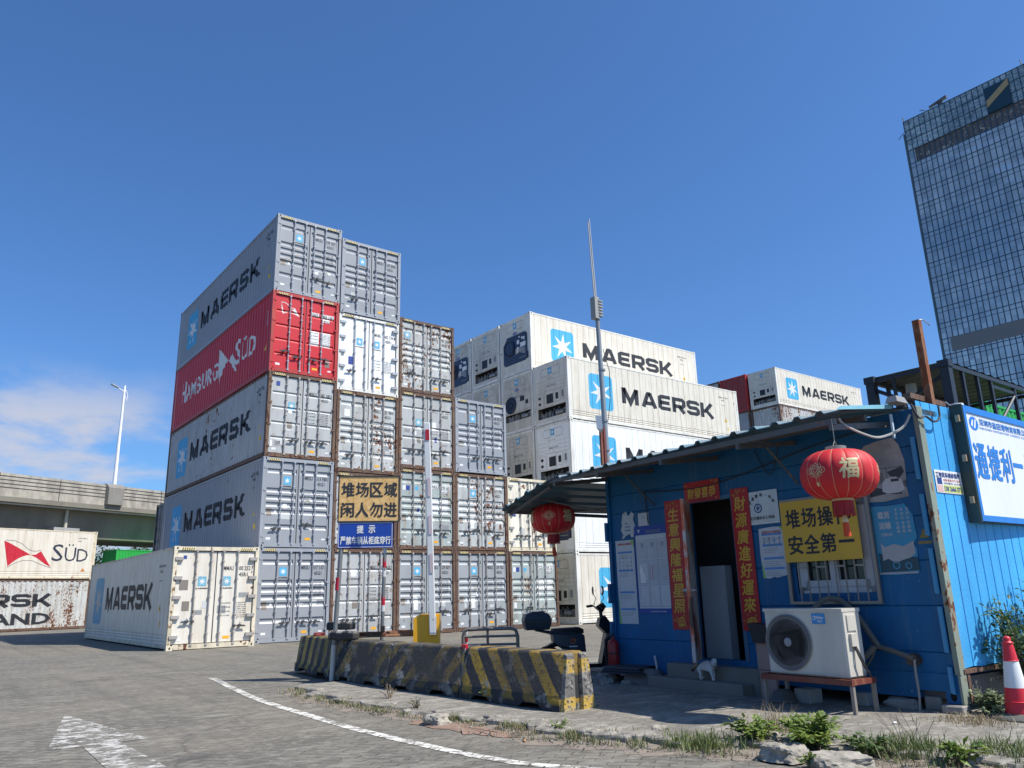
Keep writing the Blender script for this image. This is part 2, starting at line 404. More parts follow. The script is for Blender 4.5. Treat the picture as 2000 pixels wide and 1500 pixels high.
def leaf_fn(kind,h,x0,x1):
    def f(mb):
        P=dprof(kind,h); y=.05
        def row(x): return [(x,y+d,z) for z,d in P]
        mb.sheet(row(x0+.035),row(x1-.035)) if False else None
        if kind=='R': mb.box(x0,x1,y,y+.03,.17,h-.15); return
        mb.sheet(row(x1-.05),row(x0+.05))
        for a,b in ((x0,x0+.05),(x1-.05,x1)): mb.box(a,b,y-.006,y+.04,.16,h-.15)
        mb.box(x0,x1,y-.004,y+.03,.155,.17); mb.box(x0,x1,y-.004,y+.03,h-.17,h-.148)
    return f
def bar_fn(h,reefer,hside):
    def f(mb):
        r=.019; mb.cyl((0,.006,.10),(0,.006,h-.09),r,n=8)
        for z in (.095,h-.155): mb.box(-.032,.032,-.018,.045,z,z+.06)
        for q in range(5): z=.42+q*(h-.84)/4; mb.box(-.04,.04,.0,.05,z-.018,z+.018); mb.box(-.028,.028,-.022,.0,z-.02,z+.02)
        mb.cyl((0,.006,.16),(0,.006,.42),.026,n=8)
    return f
def handle_fn(d):
    def f(mb):
        z=.60; mb.box(min(0,d*.30),max(0,d*.30),-.03,-.014,z-.012,z+.014)
        mb.box(min(d*.12,d*.2),max(d*.12,d*.2),-.035,.05,z-.035,z+.035); mb.cyl((d*.14,-.03,z+.02),(d*.17,-.03,z+.085),.010,n=6)
        mb.box(-.035,.035,-.04,.02,z-.04,z+.03); mb.box(min(d*.2,d*.33),max(d*.2,d*.33),-.034,-.02,z-.035,z-.01)
    return f
def hinge_fn(mb): mb.box(-.02,.16,-.02,.05,-.035,.035); mb.cyl((0,-.015,-.06),(0,-.015,.06),.02,n=8); 
def dsurf(kind,h): return Surf((0,.05,0),(1,0,0),(0,0,1),(0,-1,0),dprof(kind,h) if kind!='R' else None,1)
def hazard(mb,h,cols=0):
    for x0 in (.20,CW-.56):
        s=Surf((x0,.004,h-.085),(1,0,0),(0,0,1),(0,-1,0))
        s.put(mb,rect(0,-.028,.36,.072),0,0)
        for i in range(6): a=.01+i*.06; s.put(mb,poly((a,-.028),(a+.026,-.028),(a+.05,.044),(a+.024,.044)),.001,1)
def emblem(mb,s,x,y,w,hh=None,rot=90):
    hh=hh or w*1.04; s.put(mb,rsq(x,y,w,hh),0,0); s.put(mb,star(x+w/2,y+hh*.49,w*.46,7,.36,rot,1,1.0),.0015,1)
def idtext(mb,s,code,h,x=1.44,typ='45G1',dz=0):
    a,b=code.split(' ',1); num=b.rsplit(' ',1)
    z=h-.68+dz
    s.text(mb,a,x-.01,z,.29,.125,.02); s.text(mb,num[0],x+.40,z,.38,.125,.02)
    if len(num)>1: s.text(mb,num[1],x+.81,z,.05,.125,.02)
    s.text(mb,typ,x+.44,z-.175,.26,.115,.02)
def datalines(mb,s,z,n=8,boxed=False,x=1.42,gap=.058):
    L=['MAX.GROSS','','TARE','','PAYLOAD','','CU.CAP.','']; Rr=['32,500 KGS','71,650 LBS','3,890 KGS','8,580 LBS','28,610 KGS','63,070 LBS','76.4 CU.M.','2,700 CU.FT']
    if boxed: s.put(mb,rect(x-.03,z-gap*n+.02,.34,gap*n+.05),-.001,1); s.put(mb,rect(x+.36,z-gap*n+.02,.38,gap*n+.05),-.001,1)
    for i in range(n):
        if L[i]: s.text(mb,L[i],x,z-i*gap,.27,.036,.012,.001)
        s.text(mb,Rr[i],x+.40,z-i*gap,.34,.036,.012,.001)
def container(name,label,loc,rz=0.,h=CH,L=CL,mat='old',frame='rust',end='A',code=None,typ='45G1',side=None,sidevis=('L',),reefer=False,
              group=None,logo='std',boxed=False,stick=(),emb=None,handles=3,cat=None,idz=0):
    _r=random.Random(label); loc=(loc[0]+_r.uniform(-.012,.012),loc[1]+_r.uniform(-.025,.025),loc[2])
    T=thing(name,label,cat or ('refrigerated container' if reefer else 'shipping container'),loc,rz+_r.uniform(-.0012,.0012),group)
    m=BM[mat]; fm=FR[frame]; k=(h,L)
    part(('frame',h,L,reefer),frame_fn(L,h,reefer),[fm],'frame',T,fm)
    for x in (0,CW-.162):
        for y in (0,L-.178):
            for z in (0,h-.118):
                if y>0 and end!='U' and 'L' not in sidevis and 'R' not in sidevis: continue
                part('cast',cast_fn,[fm,HOLE],'corner_casting',T,fm,(x,y,z))
    prof=groove(L) if reefer else corr(L)
    part(('roof',h,L),roof_fn(L,h),[m],'roof_panel',T,m)
    for sd in 'LR':
        o=part(('side',h,L,reefer,sd),side_fn(L,h,prof,sd=='R',reefer),[m],'side_panel',T,m)
        if side and sd in sidevis:
            if sd=='R': s=Surf((CW-.014,0,0),(0,1,0),(0,0,1),(1,0,0),prof,0)
            else: s=Surf((.014,L,0),(0,-1,0),(0,0,1),(-1,0,0),[(L-t,d) for t,d in reversed(prof)],0)
            side_marks(o,s,side,sd,h,L,reefer)
    # far end
    part(('rear',h,L),lambda mb: mb.sheet([(x,L-.03-(.03 if i%2 else 0),.13) for i,x in enumerate([.1+j*.149 for j in range(16)])],[(x,L-.03-(.03 if i%2 else 0),h-.1) for i,x in enumerate([.1+j*.149 for j in range(16)])]),[m],'end_panel',T,m)
    if end in ('A','A2','B','B2','R'): doors(T,h,end,m,fm,code,typ,logo,boxed,stick,emb,reefer,handles,idz)
    elif end=='corr':
        part(('front',h),lambda mb: mb.sheet([(x,.03+(.035 if i%4 in(1,2) else 0),.13) for i,x in enumerate([.1+j*.0643 for j in range(36)])][::-1],[(x,.03+(.035 if i%4 in(1,2) else 0),h-.1) for i,x in enumerate([.1+j*.0643 for j in range(36)])][::-1]),[m],'end_panel',T,m)
    elif end in ('M','K','W'): machine(T,h,end,m,code)
    return T
def side_marks(o,s,kind,sd,h,L,reefer):
    c=h/2+.03
    def build(key,fn,mats,nm):
        if key not in _sh: mb=MB(); fn(mb); q=mb.build('m',mats); _sh[key]=q.data; bpy.data.objects.remove(q)
        inst(_sh[key],nm,o)
    if kind in ('M','Mf'):
        cy=CYAN if kind=='M' else CYANF
        a0=1.28 if reefer else 1.45
        build(('em',kind,sd,h,reefer),lambda mb: emblem(mb,s,a0,c-.85,1.5,1.66,84),[cy,WHITEL if kind=='M' else BM['dirtyw']],'emblem')
        build(('wm',sd,h,reefer),lambda mb: s.put(mb,fit(WM,3.38,c-.50,6.75 if reefer else 7.2,.98)),[BLACK],'lettering')
        def small(mb):
            x=L-1.55 if reefer else L-1.15
            s.text(mb,'MNBU 363 184 0',x,h-.55,.75,.075); s.text(mb,'45R1',x+.2,h-.70,.25,.07); s.text(mb,'MAX.GROSS 35,000',x+.15,h-.95,.35,.04)
            s.put(mb,poly((x+.30,1.05),(x+.56,1.05),(x+.43,1.3)),0,1); s.put(mb,poly((x+.40,1.10),(x+.46,1.10),(x+.43,1.24)),.001,0); s.put(mb,rect(x+.5,.62,.10,.16),0,1)
            if not reefer: s.text(mb,'MRSU 817 147',x+.1,h-.5,.5,.09,.02); s.text(mb,'45G1',x+.2,h-.68,.25,.08,.02)
        build(('sm',sd,h,reefer),small,[BLACK,YEL],'side_code')
    elif kind=='HSR':   # white lettering on red side
        def f(mb):
            for i,(ch,x,w,hh,z) in enumerate(zip('HAMBURG',(1.35,2.05,2.72,3.6,4.35,5.08,5.75),(.62,.62,.8,.58,.6,.6,.62),(.95,.72,.72,.72,.72,.72,.72),[.98]*7)): s.text(mb,ch,x,c-.42,w,hh,.015)
            fl=flag_polys(6.35,c-.75,2.35,1.6); 
            for p in fl[0]+fl[1]: s.put(mb,p,0)
            s.text(mb,'S',8.45,c-.42,.62,1.0,.015); s.text(mb,'Ü',9.2,c-.42,.62,.9,.015); s.text(mb,'D',9.95,c-.42,.68,.72,.015)
            s.put(mb,rect(L-1.0,1.1,.035,1.2)); s.put(mb,rect(L-.72,1.5,.03,.8)); s.put(mb,rect(L-.55,1.75,.03,.55)); s.put(mb,poly((L-.62,.85),(L-.4,.85),(L-.51,1.12)),0,1)
        build(('HSR',h),f,[WHITEL,YEL],'lettering')
    elif kind=='HSW':
        NV=flat('lettering_navy',(.03,.04,.07),.5); RD=flat('flag_red',(.55,.02,.04),.5)
        def f(mb):
            for ch,x,w,hh in zip('HAMBURG',(1.0,1.95,2.75,3.75,4.6,5.4,6.2),(.8,.75,.9,.65,.7,.7,.75),(1.1,.85,.85,.85,.85,.85,.85)): s.text(mb,ch,x,1.02,w,hh,.0)
            s.text(mb,'S',9.78,1.0,.60,.95,.0); s.text(mb,'Ü',10.47,1.0,.62,.98,.0); s.text(mb,'D',11.15,1.0,.62,.72,.0)
            s.text(mb,'SUDU 520264 2',L-1.05,h-.45,.5,.07); s.text(mb,'45R1',L-1.05,h-.62,.2,.07)
            s.put(mb,poly((L-.75,.45),(L-.5,.45),(L-.625,.65)),0,2)
        build(('HSW',h),f,[NV,RD,paint('warning_orange',(.6,.2,.03))],'lettering')
        def g(mb):
            a,b,ln=flag_polys(7.25,.62,2.55,1.45)
            for p in a: s.put(mb,p,0,0)
            for q in ln: s.put(mb,q,.001,1)
        build(('HSWf',h),g,[RD,NV],'emblem')
    elif kind=='SL':
        def f(mb):
            s.put(mb,fit(WM,3.5,1.15,6.6,.86)); 
            s.text(mb,'SEALAND',4.3,.33,5.8,.62,.035)
            s.text(mb,'MRKU 377 166',L-1.2,h-.42,.55,.07); s.text(mb,'45G1',L-1.1,h-.6,.25,.07)
        build(('SL',h),f,[BLACK],'lettering')
    elif kind=='GR':
        build(('GR',h),lambda mb: s.text(mb,'EVERGREEN',1.1,1.3,9.6,1.15,.04),[WHITEL],'lettering')
def flag_polys(x,y,w,h):
    P=lambda a,b:(x+a*w,y+b*h)
    N=14
    top=[(0+.56*i/N, .98-.50*(i/N)**1.4-.04*sin(pi*i/N)) for i in range(N+1)]
    bot=[(.13+.43*i/N, .04+.44*(1-(1-i/N)**2)) for i in range(N+1)]
    A=[P(a,b) for a,b in top]+[P(a,b) for a,b in reversed(bot[:-1])]
    top2=[(.56+.20*i/8,.48+.12*(i/8)) for i in range(9)]; 
    Bp=[P(.56,.48),P(.66,.50),P(.76,.63),P(1,.03),P(.86,.16),P(.70,.36)]
    def tri(poly):
        bm=bmesh.new(); vs=[bm.verts.new((a,b,0)) for a,b in poly]; f=bm.faces.new(vs); bmesh.ops.triangulate(bm,faces=[f]); bm.verts.index_update()
        r=([(v.co.x,v.co.y) for v in bm.verts],[tuple(v.index for v in f.verts) for f in bm.faces]); bm.free(); return r
    lines=[stroke([P(.03,1.0),P(.2,1.0),P(.35,.9),P(.5,.68),P(.62,.62),P(.76,.66)],.02),stroke([P(.13,.0),P(.25,.16),P(.4,.27),P(.6,.27),P(.8,.12),P(1,.0)],.02)]
    return [tri(A)],[tri(Bp)] ,lines+[tri(Bp)][:0]
_f0=flag_polys
def flag_polys(x,y,w,h):
    a,b,l=_f0(x,y,w,h); return (a+b,[],l)
def doors(T,h,kind,m,fm,code,typ,logo,boxed,stick,emb,reefer,handles,idz):
    part(('seal',h),lambda mb: (mb.box(.10,CW-.10,.085,.11,.14,h-.1),mb.box(1.205,1.235,.06,.09,.15,h-.15),mb.box(.10,.118,.07,.09,.15,h-.15),mb.box(CW-.118,CW-.10,.07,.09,.15,h-.15)),[GASK],'door_seal',T)
    part(('hz',h),lambda mb: hazard(mb,h),[CREAM_Y,BLACK],'warning_stripe',T)
    rh=random.Random(T['label']); s=dsurf(kind,h); br=BARD if fm in (FR['rust'],FR['cream']) else GAL
    for i,(x0,x1,bars) in enumerate(((.118,1.203,(.64,1.06)),(1.237,CW-.118,(1.40,1.82)))):
        D=part(('leaf',kind,h,i),leaf_fn(kind,h,x0,x1),[m],'door',T,m)
        for j,bx in enumerate(bars):
            b=part(('bar',h),bar_fn(h,reefer,0),[br],'locking_bar',D,br,(bx,0,0))
            d=-1 if (i==0) else 1
            if rh.random()<.72: part(('han',d),handle_fn(d),[HAND],'door_handle',D,None,(bx,0,rh.choice((0,.0,.08,.16))))
        for q in range(5 if reefer else 4):
            z=.35+q*(h-.7)/(4 if reefer else 3)
            if reefer: part(('rh',i),(lambda mb: mb.box(-.02,.20,-.03,.05,-.045,.045)) if i==0 else (lambda mb: mb.box(-.20,.02,-.03,.05,-.045,.045)),[BARD],'hinge',D,BARD if fm==FR['cream'] else GAL,(x0-.05 if i==0 else x1+.05,0,z))
            else: part(('dh',i),(lambda mb: mb.box(-.05,.05,-.012,.05,-.03,.03)),[fm],'hinge',D,fm,(x0-.03 if i==0 else x1+.03,0,z))
        mb=MB()
        if i==0:
            if logo=='std':
                emblem(mb,s,.72,h-.87,.24,.26); s.put(mb,fit(WM,.70,h-.96,.30,.05),0,2); mb.build('emblem',[emb or CYAN,WHITEL,BLACK],D); 
            elif logo=='blank':
                s.put(mb,rsq(.72 if kind=='B' else .30,h-.92,.22,.26),0,1); s.put(mb,fit(WM,.66 if kind=='B' else .24,h-1.02,.34,.05),0,2); mb.build('emblem',[CYAN,STK,BLACK],D)
            elif logo=='low':
                emblem(mb,s,.72,h-1.25,.24,.26); s.put(mb,fit(WM,.68,h-1.34,.34,.055),0,2); mb.build('emblem',[CYANF,WHITEL,BLACK],D)
            elif logo=='corner':
                emblem(mb,s,.22,h-.78,.24,.26); s.put(mb,fit(WM,.18,h-.88,.32,.055),0,2); mb.build('emblem',[CYANF,WHITEL,BLACK],D)
            elif logo=='two':
                emblem(mb,s,.72,h-1.12,.24,.27); s.put(mb,fit(WM,.66,h-1.21,.36,.05),0,2); mb.build('emblem',[emb or CYAN,WHITEL,BLACK],D)
            elif logo=='sq':
                s.put(mb,rect(.20,h-.78,.13,.17),0,1); s.put(mb,rect(.34,h-.78,.16,.17),0,0); s.put(mb,rect(.72,h-.76,.13,.13),0,2); mb.build('emblem',[STB,STK,CYAN],D)
            elif logo=='hs':
                a,b,l=flag_polys(.30,h-.80,.68,.42)
                for q in l: s.put(mb,q,0,0)
                s.put(mb,poly((.32,h-.38),(.35,h-.5),(.42,h-.75),(.38,h-.78),(.34,h-.6)),0,0)
                for q in a[1:]: s.put(mb,q,.001,0)
                mb.build('emblem',[WHITEL],D)
            mb=MB()
            for st in stick:
                if st[0]<1.22: s.put(mb,rect(*st[:4]),.001,st[4])
            rp=random.Random(T['label']+'L'); (m in (BM['red'],BM['white'])) or patches(mb,s,rp,.20,1.12,h)
            s.put(mb,rect(.22,.245,.15,.075),.001,0)
            if kind in('A','A2'): s.put(mb,rect(.20,1.0,.17,.24),0,2); s.put(mb,disc(.50,1.14,.04,12,.06),0,0)
            mb.build('sticker',[STK,ORA,STG,STB,PTL,PTD],D)
        else:
            if logo=='two': emblem(mb,s,1.42,h-1.12,.24,.27); s.put(mb,fit(WM,1.36,h-1.21,.36,.05),0,2); mb.build('emblem',[emb or CYAN,WHITEL,BLACK],D); mb=MB()
            if boxed:
                s.put(mb,rect(1.42,h-.68+idz,.30,.14),-.0005,1); s.put(mb,rect(1.79,h-.68+idz,.50,.14),-.0005,1); s.put(mb,rect(1.84,h-.84+idz,.27,.13),-.0005,1)
            if code: idtext(mb,s,code,h,1.44,typ,idz)
            zz=h-1.12 if kind in ('A','A2') else h-1.30
            if reefer: zz=h-1.62
            datalines(mb,s,zz,8,boxed); mb.build('lettering',[BLACK,STK],D)
            mb=MB()
            for st in stick:
                if st[0]>=1.22: s.put(mb,rect(*st[:4]),.001,st[4])
            rp=random.Random(T['label']+'R'); (m in (BM['red'],BM['white'])) or patches(mb,s,rp,1.30,2.22,h)
            s.put(mb,rect(1.52,.25,.19,.08),.001,1); s.put(mb,rect(2.1,.26,.12,.05),.001,0)
            mb.build('sticker',[STK,ORA,STG,STB,PTL,PTD],D)
PTL=paint('patch_light',(.56,.57,.56),.1,.3); PTD=paint('patch_dark',(.27,.28,.28),.3,.5)
def patches(mb,s,rp,x0,x1,h):
    for _ in range(rp.randint(1,4)):
        w=rp.uniform(.07,.30); hh=rp.uniform(.05,.22); s.put(mb,rect(rp.uniform(x0,x1-w),rp.uniform(.35,1.5),w,hh),.0004,4 if rp.random()<.6 else 5)
    if rp.random()<.6: s.put(mb,rect(rp.uniform(x0,x1-.15),rp.uniform(.7,1.6),rp.uniform(.08,.15),rp.uniform(.08,.22)),.001,rp.choice((0,0,2,3)))
    for _ in range(rp.randint(2,7)): s.put(mb,disc(rp.uniform(x0,x1),rp.uniform(.3,2.3),rp.uniform(.008,.02),7),.0008,5)
def machine(T,h,kind,m,code):
    s=Surf((0,.022,0),(1,0,0),(0,0,1),(0,-1,0))
    x0,x1=.1,CW-.1
    bay=(.30,.80) if kind=='M' else (.62,.98)
    top=bay[1]
    def f(mb):
        mb.box(x0,x1,.022,.06,top,h-.11); mb.box(x0,x1,.022,.06,.14,bay[0]); mb.box(x0,.26,.022,.06,bay[0],top); mb.box(x1-.12,x1,.022,.06,bay[0],top)
    E=part(('mend',kind if kind=='M' else 'K',h),f,[m],'end_panel',T,m)
    def bayf(mb):
        mb.cur=0; mb.box(.2,x1-.1,.40,.42,bay[0]-.02,top+.02); mb.box(.2,x1-.1,.06,.42,bay[0]-.03,bay[0]); mb.box(.2,x1-.1,.06,.42,top,top+.03)
        mb.cur=1; rn=random.Random(3)
        for i in range(11):
            a=.32+i*.165; q=rn.uniform(.08,.16); 
            if i%3: mb.box(a,a+q,.12,.34,bay[0],bay[0]+rn.uniform(.12,.34))
            else: mb.cyl((a+.07,.22,bay[0]),(a+.07,.22,bay[0]+.30),.075,n=10)
        for i in range(5): mb.tube([(.3+i*.3,.1,bay[0]+.1),(.45+i*.3,.1,bay[0]+.3+.03*i),(.6+i*.3,.12,bay[0]+.2)],.014,5)
        mb.cyl((1.5,.1,bay[0]+.15),(2.0,.1,bay[0]+.15),.09,n=10)
    part(('bay',kind=='M',h),bayf,[DARK,JUNK],'compressor_bay',T)
    def out(mb):
        for xx,ww in ((.55,.62),(1.28,.62)):
            P,_=rsq(xx,h-.62,ww,.36,.18); s.put(mb,stroke(P,.012,True))
        for z in (h-.85,h-1.02,h-1.2,1.55): s.put(mb,rect(.14,z,CW-.28,.006))
        s.put(mb,fit(glyphs('STAR  COOL',.01),.9,h-.78,.5,.045)); s.put(mb,fit(glyphs(code or 'MNBU 904 466',.01),.95,h-1.16,.62,.09))
        for i in range(9): s.put(mb,rect(.5+i*.17,h-.66+.42*(i%2),.03,.02))
        for r_ in ((.20,.85,.5,.62),(.76,.85,.62,.72),(1.42,.95,.42,.56),(1.9,1.0,.22,.5)):
            if kind=='M': s.put(mb,stroke(rect(r_[0],r_[1],r_[2],r_[3])[0],.008,True))
    part(('out',kind,h,code),out,[HAND],'panel_seams',E)
    def em(mb): emblem(mb,s,1.06,h-.55,.27,.30)
    part(('mem',h),em,[CYAN,WHITEL],'emblem',E)
    if kind=='M':
        def g(mb):
            mb.cur=0; mb.box(.92,1.36,.006,.03,.95,1.38); mb.box(1.55,1.73,.010,.03,1.07,1.36); mb.cur=0
            for z in (1.02,1.30): 
                s.put(mb,disc(.42,z,.10,16,.07),.003,0)
            mb.cur=1; mb.box(1.97,2.09,.012,.03,1.08,1.4)
        part(('grl',h),g,[FANB,JUNK],'intake_grille',E)
    else:
        def fan(mb):
            cx,cz=.74,1.42
            mb.cur=0
            s.put(mb,disc(cx,cz,.40,28),.004,0)
            mb.T=Matrix.Translation((cx,.012,cz))@Matrix.Rotation(rad(90),4,'X')
            mb.cur=1; mb.lathe([(.40,0),(.42,.03),(.40,.05),(.37,.03),(.38,0)],n=28); mb.lathe([(.07,.0),(.07,.03),(.01,.035)],n=14)
            for k in range(16): a=2*pi*k/16; mb.tube([(.07*cos(a),.07*sin(a),.02),(.38*cos(a),.38*sin(a),.02)],.006,4)
            for r_ in (.14,.2,.26,.32): mb.lathe([(r_-.005,.018),(r_+.005,.018),(r_,.026)],n=28)
            mb.T=None
        if kind=='K':
            def bigp(mb):
                P=[(.24,1.15),(.24,1.62),(.55,2.02),(2.0,2.02),(2.16,1.88),(2.16,.75),(1.98,.56),(.4,.56),(.24,.72)]
                s.put(mb,(P,[tuple(range(len(P)))]),.002,0); mb.prism(P,(0,.03,0),(1,0,0),(0,0,1),(0,-1,0),.014)
                mb.cur=1
                for r_ in ((1.35,1.5,.18,.2),(1.62,1.3,.40,.22),(1.35,1.05,.1,.3),(1.7,1.7,.12,.1),(1.85,1.62,.1,.16),(1.5,1.8,.08,.08)): mb.box(r_[0],r_[0]+r_[2],.0,.02,r_[1],r_[1]+r_[3])
                for i in range(6): mb.tube([(1.25,.0,1.0+i*.05),(1.5,-.01,1.1+i*.04),(2.0,.0,.9+i*.06)],.01,4)
            part(('bigp',h),bigp,[NAVY,STK],'refrigeration_unit',E)
            part(('fan',h),fan,[FANB,NAVY],'fan',E)
        else:
            def sml(mb):
                mb.cur=0; mb.box(1.45,1.75,.004,.03,1.5,1.74); mb.box(1.85,2.05,.012,.03,1.3,1.5)
                P=[(.22,1.05),(.22,1.5),(.5,1.98),(2.16,1.98),(2.2,1.9),(2.2,1.05)]; mb.cur=1; s.put(mb,stroke(P,.012,True),.002,1)
            part(('sml',h),sml,[FANB,HAND],'control_box',E); part(('fan',h),fan,[FANB,JUNK],'fan',E)
        def badge(mb): s.put(mb,disc(1.2,h-.78,.17,18,.07),.001,0); s.put(mb,fit(glyphs('Carrier',.02),1.08,h-.80,.24,.05),.002,1)
        part(('badge',h),badge,[STB,STK],'badge',E)
# ------------------------------------------------------------------ stack of door ends
PX=2.46881
GD='containers stacked with their door ends to the yard'
col1=dict(side='M',sidevis=('L',))
N=(3*0+0)
container('shipping_container','blue grey container numbered 817 147, bottom of the tallest corner stack',(0,0,0),mat='new',frame='new',end='A',code='MRSU 817 147 6',group=GD,**col1)
container('shipping_container','blue grey container numbered 613 580, second from the ground in the corner stack',(0,0,CH),mat='new',frame='new',end='A',code='MRSU 613 580 1',group=GD,**col1)
container('shipping_container','stained pale grey container numbered 045 180, directly under the red one',(0,0,2*CH),mat='old',frame='rust',end='B',code='MSKU 045 180 0',group=GD,logo='blankx' if 0 else 'low',stick=((.28,2.42,.13,.16,3),(.72,1.0,.17,.22,2),(.14,.35,.10,.22,0)),**col1)
container('shipping_container','bright red container with a white pennant emblem, fourth up in the corner stack',(0,0,3*CH),mat='red',frame='red',end='B',code='HASU 486 168 0',group=GD,logo='hs',boxed=True,side='HSR',sidevis=('L',),stick=((2.0,.42,.16,.22,2),))
container('shipping_container','grey container numbered 539 437, on top of the tallest corner stack',(0,0,4*CH),mat='new',frame='new',end='A',code='MRSU 539 437 2',group=GD,**col1)
H1=2.591; x=PX; nv=dict(sidevis=(),group=GD)
container('shipping_container','pale grey container with a blank white square, at the ground behind the sign posts',(x,0,0),mat='old',frame='rust',end='B',code='MSKU 044 410 9',logo='blank',stick=((.28,2.4,.1,.16,3),(.14,1.75,.1,.12,0),(.80,.95,.2,.24,2)),**nv)
container('shipping_container','pale container mostly hidden behind the gold and blue signs',(x,0,CH),h=H1,mat='old',frame='rust',end='A',code=None,logo=None,**nv)
zz=CH+H1
container('shipping_container','rust blotched grey container numbered 155 984, above the gold sign',(x,0,zz),mat='rusty',frame='rust',end='A',code='MSKU 155 984 0',logo='blank',**nv)
container('refrigerated_container','clean white container with two blue emblems, right of the red one',(x,0,zz+CH),mat='white',frame='white',end='R',code='MNBU 402 734 1',typ='45R1',reefer=True,logo='two',stick=((.42,1.0,.2,.3,3),),**nv)
container('shipping_container','blue grey container numbered 639 808, on top of the second stack from the corner',(x,0,zz+2*CH),mat='new',frame='new',end='A',code='MRSU 639 808 0',sidevis=('R',),group=GD)
x=2*PX
container('shipping_container','grey container numbered 629 507, at the ground behind the yellow barrier box',(x,0,0),mat='new2',frame='rust',end='A',code='MRKU 629 507 0',stick=((.70,.82,.18,.42,0),),**nv)
container('shipping_container','greenish grey container with boxed code and no star emblem, second tier behind the barrier arm',(x,0,CH),mat='green',frame='rust',end='A',code='PINU 290 681 1',logo='sq',boxed=True,**nv)
container('shipping_container','grey container numbered 347 630, third tier behind the tip of the barrier arm',(x,0,2*CH),mat='old',frame='rust',end='B2',code='MRKU 347 630 8',logo='low',stick=((1.44,1.5,.18,.34,0),(.78,1.0,.16,.2,2)),**nv)
container('shipping_container','rust streaked grey container numbered 781 328, top of the third stack',(x,0,3*CH),mat='rusty',frame='rust',end='A',code='MRKU 781 328 3',logo='corner',sidevis=('R',),group=GD)
x=3*PX
container('shipping_container','rust edged grey container numbered 559 763, at the ground behind the steel railing',(x,0,0),mat='new2',frame='rust',end='A',code='MRKU 559 763 3',stick=((.70,.82,.18,.42,0),),**nv)
container('shipping_container','rusty grey container numbered 371 795, second tier of the fourth stack',(x,0,CH),mat='rusty',frame='rust',end='A',code='MRKU 371 795 3',stick=((.70,.82,.18,.42,0),),**nv)
container('shipping_container','blue grey container numbered 668 822, top of the fourth stack',(x,0,2*CH+.04),mat='new',frame='new',end='A',code='MRSU 668 822 1',sidevis=('R',),group=GD)
x=4*PX
container('shipping_container','scabby green grey container at the ground behind the scooter box',(x,0,0),mat='green',frame='rust',end='A2',code='FCIU 954 127 1',logo='sq',boxed=True,sidevis=('R',),group=GD)
container('refrigerated_container','cream container with faded emblems, behind the smaller red lantern',(x,0,CH),mat='cream',frame='cream',end='R',code='MWCU 681 094 6',typ='45R1',reefer=True,logo='two',emb=CYANF,sidevis=('R',),group=GD,stick=((.25,1.35,.16,.24,3),))
container('refrigerated_container','dirty white container numbered 100 252, alone on the ground left of the tall stacks',(-2.73,-.9,0),h=2.84,mat='ivory',frame='cream',end='R',code='MMAU 100 252 7',typ='45R1',reefer=True,logo='two',emb=CYANF,side='Mf',sidevis=('L',),group=GD,stick=((.22,1.62,.24,.28,2),(.33,1.05,.2,.26,2),(.28,2.48,.09,.10,3)))
for k in range(2):
    container('shipping_container',('dark container on the ground just showing behind the corner stack','dark container on top of its twin behind the corner stack')[k],(.42,12.75+CW,k*CH),-pi/2,mat='dk',frame='dk',end='B',code=None,logo=None,sidevis=('L',),group='dark containers behind the corner stack')
# ------------------------------------------------------------------ refrigerated stacks (machinery ends face -x)
GB='refrigerated containers with machinery ends in shade'
BX=13.6; q=-pi/2
def B(row,t,kind,mat,label,frame='white',side=None,vis=(),code=None,h=CH):
    container('refrigerated_container',label,(BX,.3+CW+row*2.52,t*CH),q,mat=mat,frame=frame,end=kind,side=side,sidevis=vis,reefer=True,group=GB,code=code)
B(0,0,'M','ivory','stained white refrigerated container at the ground behind the scooter, blue star on its side','white','M',('R',),'MWCU 601 873')
B(0,1,'K','white','white refrigerated container second from the ground, seen past the small lantern','white',None,('R',))
B(0,2,'M','white','newest white refrigerated container third up, with a red label on its machinery end','white','M',('R',),'MNBU 439 482')
B(0,3,'M','ivory','large white refrigerated container crossed by the antenna mast, top of the front row','white','M',('R',),'MNBU 304 466')
for t in range(5):
    kd='MKMWK'[t]
    B(1,t,kd,('dirtyw','ivory','dirtyw','dirtyw','ivory')[t],('pale container at the ground in the second row of machinery ends','pale container second up in the second row of machinery ends','off white machinery end container left of the one with the red label','off white container with a round black fan beneath the topmost front one','highest white refrigerated container with its blue star standing clear against the sky')[t],'white','M' if t==4 else None,('R',) if t==4 else (),'MNBU 417 882')
    B(2,t,'MMMMM'[t],'dirtyw',('third row container resting on the ground','third row container second from ground','third row container at mid height','pale container peeping over the grey 668 822 box','middle container in the top tier of machinery ends, with a square black grille')[t])
    B(3,t,'KMKMK'[t],'dirtyw',('fourth row container resting on the ground','fourth row container second from ground','fourth row container at mid height','fourth row container under the top tier','leftmost container in the top tier of machinery ends, dark blue fan unit')[t])
